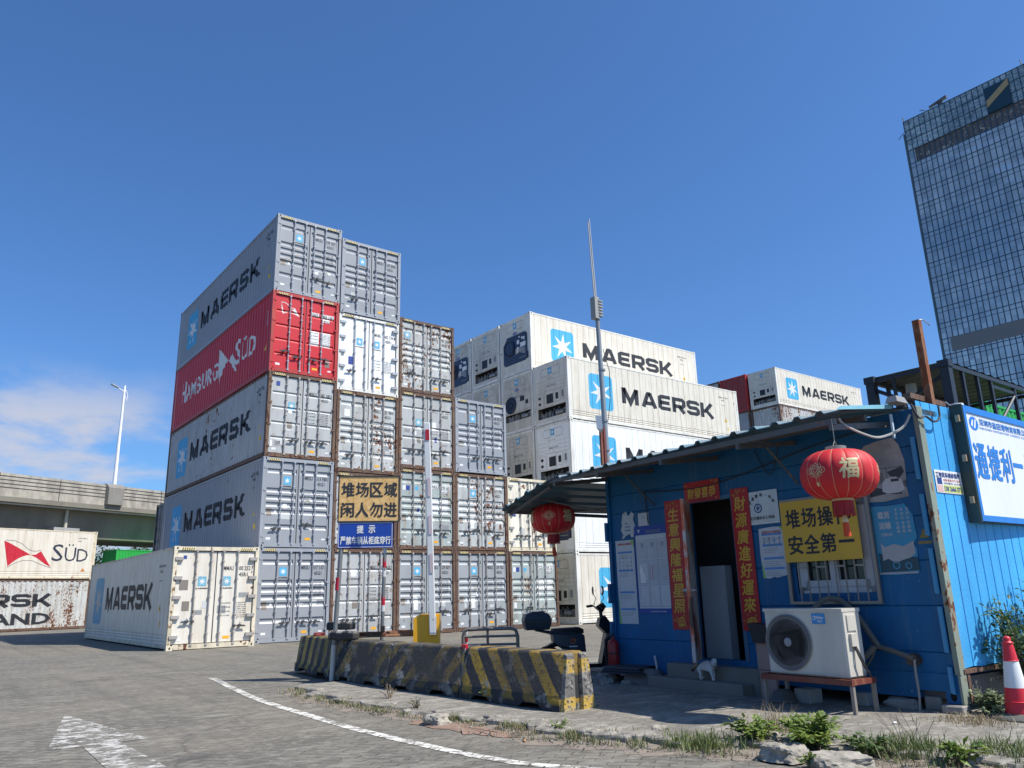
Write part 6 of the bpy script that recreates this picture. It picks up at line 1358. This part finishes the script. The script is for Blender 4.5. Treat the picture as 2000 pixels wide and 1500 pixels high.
# ------------------------------------------------------------------ traffic cone
CN=thing('traffic_cone','red and white traffic cone at the sunlit side of the cabin','traffic cone',(-.47,-21.31,.05),.3)
CR=paint('cone_red',(.62,.02,.035),0,.15,.4); CWT=paint('cone_white',(.74,.75,.75),0,.15,.35)
def cseg(z0,z1,mat,nm): r=lambda z:.125-(.125-.042)*z/.66; mb=MB(); mb.lathe([(r(z0),z0),(r(z1),z1)],n=32); mb.build(nm,mat,CN,smooth=40)
cseg(.02,.27,CR,'lower_body'); cseg(.27,.50,CWT,'reflective_sleeve'); cseg(.50,.66,CR,'upper_body')
mb=MB(); mb.lathe([(.044,.655),(.050,.66),(.044,.67),(.030,.675),(.034,.69),(.030,.71),(.015,.72)],n=24); mb.lathe([(.120,.145),(.124,.15),(.119,.155)],n=32); mb.lathe([(.065,.50),(.068,.505),(.064,.51)],n=32); mb.build('tip',CR,CN,smooth=True)
mb=MB(); mb.lathe([(.24,-.005),(.25,.01),(.23,.03),(.14,.04),(.12,.05)],n=28); mb.build('base',flat('cone_base',(.10,.10,.09),.8),CN,smooth=40)
# ------------------------------------------------------------------ cat
def skinbody(name,V,E_,R_,mat,parent,sub=2):
    me=bpy.data.meshes.new(name); me.from_pydata(V,E_,[]); o=bpy.data.objects.new(name,me); COL.objects.link(o); md=o.modifiers.new('s','SKIN')
    for i,r in enumerate(R_): me.skin_vertices[0].data[i].radius=(r,r) if not isinstance(r,tuple) else r
    me.skin_vertices[0].data[0].use_root=True; md.use_smooth_shade=True; sb=o.modifiers.new('u','SUBSURF'); sb.levels=sub; sb.render_levels=sub
    me.materials.append(mat); 
    if parent: o.parent=parent
    return o
CTM=paint('fur_white',(.62,.60,.57),0,.25,.9,dcol=(.35,.30,.25),sc=6)
CAT=thing('cat','white cat with a ginger and black tail walking along the doorstep','cat',cab(-.32,2.92,.175),THC-pi/2)
V=[(-.09,0,.165),(-.02,0,.182),(.06,0,.175),(.105,-.005,.185),(.135,-.015,.200),(.160,-.035,.212),   #0-5 spine to head centre
 (.178,-.078,.198),                                                              #6 muzzle
 (-.11,.035,.12),(-.125,.04,.07),(-.13,.04,.04),(-.105,.04,.012),                      #7-10 hind left
 (-.10,-.035,.12),(-.07,-.04,.075),(-.09,-.04,.04),(-.06,-.045,.012),                  #11-14 hind right
 (.07,.028,.12),(.075,.03,.06),(.072,.03,.02),(.088,.03,.010),                          #15-18 fore left
 (.08,-.028,.12),(.105,-.032,.065),(.112,-.034,.022),(.128,-.036,.010),                 #19-22 fore right
 (.126,-.020,.268),(.196,-.034,.264)]                                               #23,24 ears
E_=[(0,1),(1,2),(2,3),(3,4),(4,5),(5,6),(0,7),(7,8),(8,9),(9,10),(0,11),(11,12),(12,13),(13,14),(2,15),(15,16),(16,17),(17,18),(2,19),(19,20),(20,21),(21,22),(5,23),(5,24)]
R_=[.066,.068,.060,.046,.044,.060,.026,.038,.018,.012,.012,.038,.018,.012,.012,.024,.015,.011,.013,.024,.015,.011,.013,.009,.009]
skinbody('body',V,E_,R_,CTM,CAT)
TV=[(-.145,0,.185),(-.19,.0,.165),(-.23,.01,.125),(-.26,.02,.10)]
mb=MB(); mb.tube(TV[:3],[.016,.014,.014],8); mb.build('tail',paint('fur_ginger',(.42,.24,.10),0,.3,.9),CAT,smooth=True)
mb=MB(); mb.tube([TV[2],TV[3],(-.285,.03,.115)],[.0145,.014,.008],8); mb.build('tail_tip',flat('fur_black',(.03,.028,.025),.9),CAT,smooth=True)
mb=MB()
for d in (-1,1): c=Vector((.200,-.058,.235))+Vector((.5,.85,0)).normalized()*0; c=Vector((.168+.026*d,-.090+.012*d,.224)); mb.lathe([(.001,-.007),(.007,0),(.001,.007)],c,10)
mb.build('eyes',flat('eye_dark',(.03,.035,.02),.15),CAT,smooth=True)
mb=MB(); mb.lathe([(.001,-.005),(.006,0),(.001,.005)],(.183,-.104,.204),8); mb.build('nose',flat('nose_pink',(.35,.16,.14),.5),CAT,smooth=True)
# ------------------------------------------------------------------ plants, stones, grass
def leafmat(name,c1,c2):
    s=NT(name); oi=s.coord((1,1,1),False); n=s.noise(oi,9,3); n2=s.noise(oi,40,2); c=s.mix(s.rng(n,.35,.65),c1,c2); c=s.mix(s.rng(n2,.55,.7,0,.5),c,tuple(min(1,x*1.8) for x in c2)); s.p.inputs['Transmission Weight'].default_value=0
    d=s.n('ShaderNodeBsdfTranslucent'); s.l(c,d.inputs[0]); m=s.n('ShaderNodeMixShader'); m.inputs[0].default_value=.25; s.fin(c,.5); s.l(s.p.outputs[0],m.inputs[1]); s.l(d.outputs[0],m.inputs[2]); s.l(m.outputs[0],s.o.inputs[0]); return s.m
LF=leafmat('leaf_green',(.035,.075,.018),(.085,.13,.03)); LF2=leafmat('leaf_dusty',(.10,.135,.06),(.21,.25,.13)); LF3=leafmat('leaf_bright',(.07,.14,.022),(.20,.25,.045)); GRS=leafmat('grass_blade',(.05,.09,.02),(.15,.18,.05)); DRY=leafmat('grass_dry',(.20,.15,.08),(.34,.27,.16)); TRK=paint('stem_brown',(.12,.09,.06),0,.4,.9)
def leaf(mb,p,d,up,L,w):
    d=d.normalized(); s_=d.cross(up).normalized() if d.cross(up).length>.01 else Vector((1,0,0)); u=s_.cross(d); m=p+d*L*.5+u*L*.10
    mb.add([p,m+s_*w/2-u*w*.12,p+d*L-u*L*.08,m-s_*w/2-u*w*.12,m],[(0,1,4),(1,2,4),(2,3,4),(3,0,4)])
def bush(name,label,cat,loc,r,h,n,ls,mat,seed,group=None,stems=7,wr=.6):
    rn=random.Random(seed); T=thing(name,label,cat,loc,0,group); tips=[]; ms=MB(); ml=MB()
    for i in range(stems):
        a=rn.uniform(0,2*pi); q=rn.uniform(.2,1)*r; t=Vector((q*cos(a),q*sin(a),h*rn.uniform(.55,1)*(1-.35*q/r))); b=Vector((q*.15*cos(a),q*.15*sin(a),0)); m_=(b+t)/2+Vector((0,0,h*.12))
        P=smooth3([b,m_,t],4); ms.tube([tuple(x) for x in P],.004+.004*r,5); tips.append(P)
    for i in range(n):
        P=rn.choice(tips); k=rn.randint(2,len(P)-1); p=P[k]+Vector((rn.gauss(0,r*.13),rn.gauss(0,r*.13),rn.gauss(0,h*.05)))
        if p.z<.01: p.z=rn.uniform(.01,.05)
        d=Vector((p.x+rn.uniform(-r,r)*.5,p.y+rn.uniform(-r,r)*.5,rn.uniform(-.2,.5)*r)); leaf(ml,p,d,Vector((rn.uniform(-.4,.4),rn.uniform(-.4,.4),1)),ls*rn.uniform(.55,1.15),ls*wr*rn.uniform(.7,1.1))
    ms.build('stem',TRK,T); ml.build('foliage',mat,T); return T
GW='weeds along the broken kerb'
bush('leafy_weed','large leafy weed behind the two boulders at the bottom edge',"plant",(*px(1590,1462,.03)[:2],.03),.33,.30,760,.075,LF3,1,GW,12)
bush('leafy_weed','bushy green weed left of the boulders',"plant",(*px(1475,1452,.03)[:2],.03),.21,.27,440,.062,LF3,2,GW,9)
bush('leafy_weed','leafy weed right of the boulders near the bottom edge',"plant",(*px(1700,1475,.03)[:2],.03),.19,.18,260,.06,LF,3,GW,7)
bush('leafy_weed','broad leaved weed in the bottom right grass',"plant",(*px(1880,1496,.03)[:2],.03),.16,.18,110,.08,LF3,4,GW,6)
bush('leafy_weed','low green sprout under the nearest barrier end',"plant",(*px(1092,1427,.03)[:2],.03),.12,.10,60,.05,LF3,5,GW,6)
bush('leafy_weed','spindly weed growing against the bright striped barrier',"plant",(*px(955,1372,.04)[:2],.04),.10,.22,46,.045,LF3,6,GW,5)
bush('leafy_weed','thin yellowish weed below the dull striped barrier',"plant",(*px(760,1366,.04)[:2],.04),.14,.22,70,.04,DRY,7,GW,9,.3)
bush('leafy_weed','small weed left of the loose kerb stone',"plant",(*px(815,1385,.04)[:2],.04),.12,.16,60,.035,LF,8,GW,7,.4)
bush('leafy_weed','low round weed at the road edge under the boulders',"plant",(*px(1585,1497,.02)[:2],.02),.11,.10,90,.05,LF3,9,GW,7)
bush('ground_shrub','dense dusty leaved shrub at the cabin corner beside the cone','shrub',(-.34,-21.0,.03),.19,.25,420,.062,LF2,10,None,14,.75)
bush('ground_shrub','small clump of dusty leaves at the foot of the cone','shrub',(-.55,-21.12,.03),.12,.12,110,.05,LF2,15,None,7,.75)
bush('climbing_plant','tall dark leaved plant against the sunlit blue side wall','plant',(.42,-21.12,.03),.46,1.25,1200,.10,LF,11,None,16,.38)
bush('climbing_plant','taller sparse plant reaching up at the right frame edge','plant',(.95,-21.1,.03),.32,1.65,520,.09,LF,12,None,9,.35)
RK=paint('boulder',(.38,.345,.285),0,.75,.95,0,1.3,sc=4,dcol=(.10,.085,.06))
for i,(u,v,r_,sq,lb) in enumerate(((1530,1478,.155,(1,1.1,.62),'rounded boulder left of the pair at the bottom edge'),(1640,1494,.17,(1,1.3,.5),'flat topped boulder at the bottom edge under the leafy weed'),(1500,1445,.11,(.9,1.3,.6),'half buried stone behind the left boulder'),(853,1410,.115,(1,1.25,.7),'loose squared kerb stone on the red soil'),(795,1392,.05,(1,1,.7),'little grey stone left of the loose kerb stone'),(1290,1428,.09,(1,1.2,.5),'stone half hidden in grass below the lantern shadow'),(985,1412,.05,(1,1.3,.6),'small stone in the gap below the bright barrier'))):
    p=px(u,v,.03); cobj('boulder' if r_>.1 else 'stone',lb,'stone',stone(r_,40+i,sq,4),RK,(p.x,p.y,.035),i*1.1,'stones along the broken kerb')
rn=random.Random(77); n_=0
for i,p in enumerate(smooth(EDGE,8)):
    if p.y>-17 and i%3: continue
    if rn.random()<.75:
        q=Vector((p.x+rn.uniform(-.06,.10),p.y+rn.uniform(-.06,.06),0)); r_=rn.uniform(.05,.09)
        mb=MB(); mb.cbox(-r_,r_,-r_*rn.uniform(.8,1.6),r_*1.2,-.05,.03,.012); o=mb.build('kerb_stone',ISL); o.location=(q.x,q.y,.035+rn.uniform(-.01,.012)); o.rotation_euler=(rn.uniform(-.12,.12),rn.uniform(-.12,.12),rn.uniform(0,3)); tag(o,'broken paver lying loose along the crumbled pavement edge','paver','loose pavers on the kerb line'); n_+=1
def grass(name,fn,n,h,w,mat,seed,kind='stuff'):
    rn=random.Random(seed); mb=MB()
    for i in range(n):
        x,y,z,k=fn(rn); a=rn.uniform(0,2*pi); hh=h*rn.uniform(.4,1.2)*k; b=rn.uniform(.2,1.3)*hh; d=Vector((cos(a),sin(a),0)); s_=Vector((-sin(a),cos(a),0))*w
        p=Vector((x,y,z)); m_=p+d*b*.35+Vector((0,0,hh*.6)); t=p+d*b+Vector((0,0,hh*.95))
        mb.add([p-s_,p+s_,m_+s_*.7,m_-s_*.7,t],[(0,1,2,3),(3,2,4)])
    return tag(mb.build(name,mat),kind=kind)
EP=smooth(EDGE,20)
def ge(lo,hi,wd):
    E_=[p for p in EP if lo<p.y<hi]
    def f(rn):
        p=rn.choice(E_)
        for _ in range(12):
            q=(p.x+rn.gauss(-.08,wd),p.y+rn.gauss(0,.06)); c=noise.noise(Vector((q[0]*5,q[1]*5,3)))
            if c>-.02+rn.uniform(-.12,.12): break
            p=rn.choice(E_)
        return (q[0],q[1],.015,.55+1.1*max(0,c))
    return f
grass('grass',ge(-23.9,-18.6,.15),1800,.09,.0035,GRS,1); grass('dry_grass',ge(-23.9,-18.2,.16),1300,.08,.003,DRY,2); grass('sparse_grass',ge(-18.4,-13.2,.10),1500,.08,.003,GRS,3); grass('sparse_dry_grass',ge(-18.6,-13.2,.14),1500,.07,.003,DRY,4)
def gp(c,s_): return lambda rn:(c[0]+rn.gauss(0,s_),c[1]+rn.gauss(0,s_),.045,1)
grass('dry_grass_tuft',gp(px(1515,1432,.04),.07),130,.24,.0025,DRY,5); grass('dry_grass_tuft',gp(px(1900,1412,.04),.16),500,.07,.003,DRY,6); grass('grass_tuft',gp(px(1770,1470,.04),.15),420,.13,.004,GRS,7); grass('grass_tuft',gp(px(1975,1470,.04),.2),480,.10,.004,GRS,8); grass('grass_tuft',gp(px(1370,1455,.04),.18),600,.09,.004,GRS,9)
s=NT('gravel'); GRV=paint('gravel_grey',(.27,.25,.22),0,.7,.95,0,1.,sc=4)
def gravel(fn,n,seed):
    rn=random.Random(seed); mb=MB()
    for i in range(n):
        x,y,z,k=fn(rn); r_=rn.uniform(.004,.018); c=Vector((x,y,z+.3*r_)); P=[c+Vector((rn.uniform(-1,1),rn.uniform(-1,1),rn.uniform(-.6,.8)))*r_ for _ in range(6)]; mb.hull(P)
    return tag(mb.build('gravel',GRV),kind='stuff')
gravel(ge(-23.9,-13.2,.20),2600,3)
mb=MB(); rn=random.Random(9)
for (u,v) in ((1765,1418),(1775,1425),(1800,1420),(1790,1410)):
    p=px(u,v+50,.04)
    for k in range(3): a=rn.uniform(-.5,.5); mb.tube([(p.x,p.y,.03),(p.x+a*.1,p.y-a*.08,.15),(p.x+a*.25,p.y-a*.2+.03*k,.26+.03*k)],.002,4)
tag(mb.build('dry_stalks',TRK,auto=True),'thin bare dry stalks standing in the grass near the bottom right','plant')
for i,(u,v,lb) in enumerate(((1748,1414,'pale cigarette stub on the sunny pavement right of the boulders'),(1025,1448,'scrap of orange peel near the white line'),(648,1374,'white scrap of paper on the dirt left of the barriers'))):
    p=px(u,v,.05 if i==0 else .01); cobj('litter',lb,'litter',lambda mb:mb.cbox(-.03,.03,-.01,.01,0,.012,.003),(STK,paint('peel',(.6,.3,.1)),STK)[i],(p.x,p.y,.056 if i==0 else .012),i)
# trees beyond the flyover
def tree(label,loc,h,cr,seed):
    rn=random.Random(seed); T=thing('tree',label,'tree',loc,0,'trees beyond the flyover'); mb=MB(); mb.cyl((0,0,0),(0,0,h*.6),.3,.15,8)
    for i in range(6): a=rn.uniform(0,6.28); mb.cyl((0,0,h*.4+i*.3),(cr*.6*cos(a),cr*.6*sin(a),h*.75),.1,.04,5)
    mb.build('trunk',TRK,T); ml=MB(); C_=[(rn.gauss(0,cr*.45),rn.gauss(0,cr*.45),h*rn.uniform(.45,.95)) for _ in range(22)]
    for i in range(2600):
        c=rn.choice(C_); p=Vector((c[0]+rn.gauss(0,cr*.2),c[1]+rn.gauss(0,cr*.2),c[2]+rn.gauss(0,cr*.16))); leaf(ml,p,Vector((rn.uniform(-1,1),rn.uniform(-1,1),rn.uniform(-.8,.6))),Vector((0,0,1)),rn.uniform(.3,.6),.25)
    ml.build('crown',LF,T)
for i,(x,y,h,c) in enumerate(((-8,74,7.5,4),(0,78,7.5,4.4),(8,80,8,4.6),(16,84,8,4.6))): tree(('leftmost tree under the flyover','second tree from the left under the flyover','tree behind the green containers','tree at the right end of the flyover gap')[i],(x,y,0),h,c,i+3)
for o in bpy.data.objects:      # cut the remaining loose pieces of text helper data
    if o.name.startswith('m.') or o.name=='m': bpy.data.objects.remove(o)
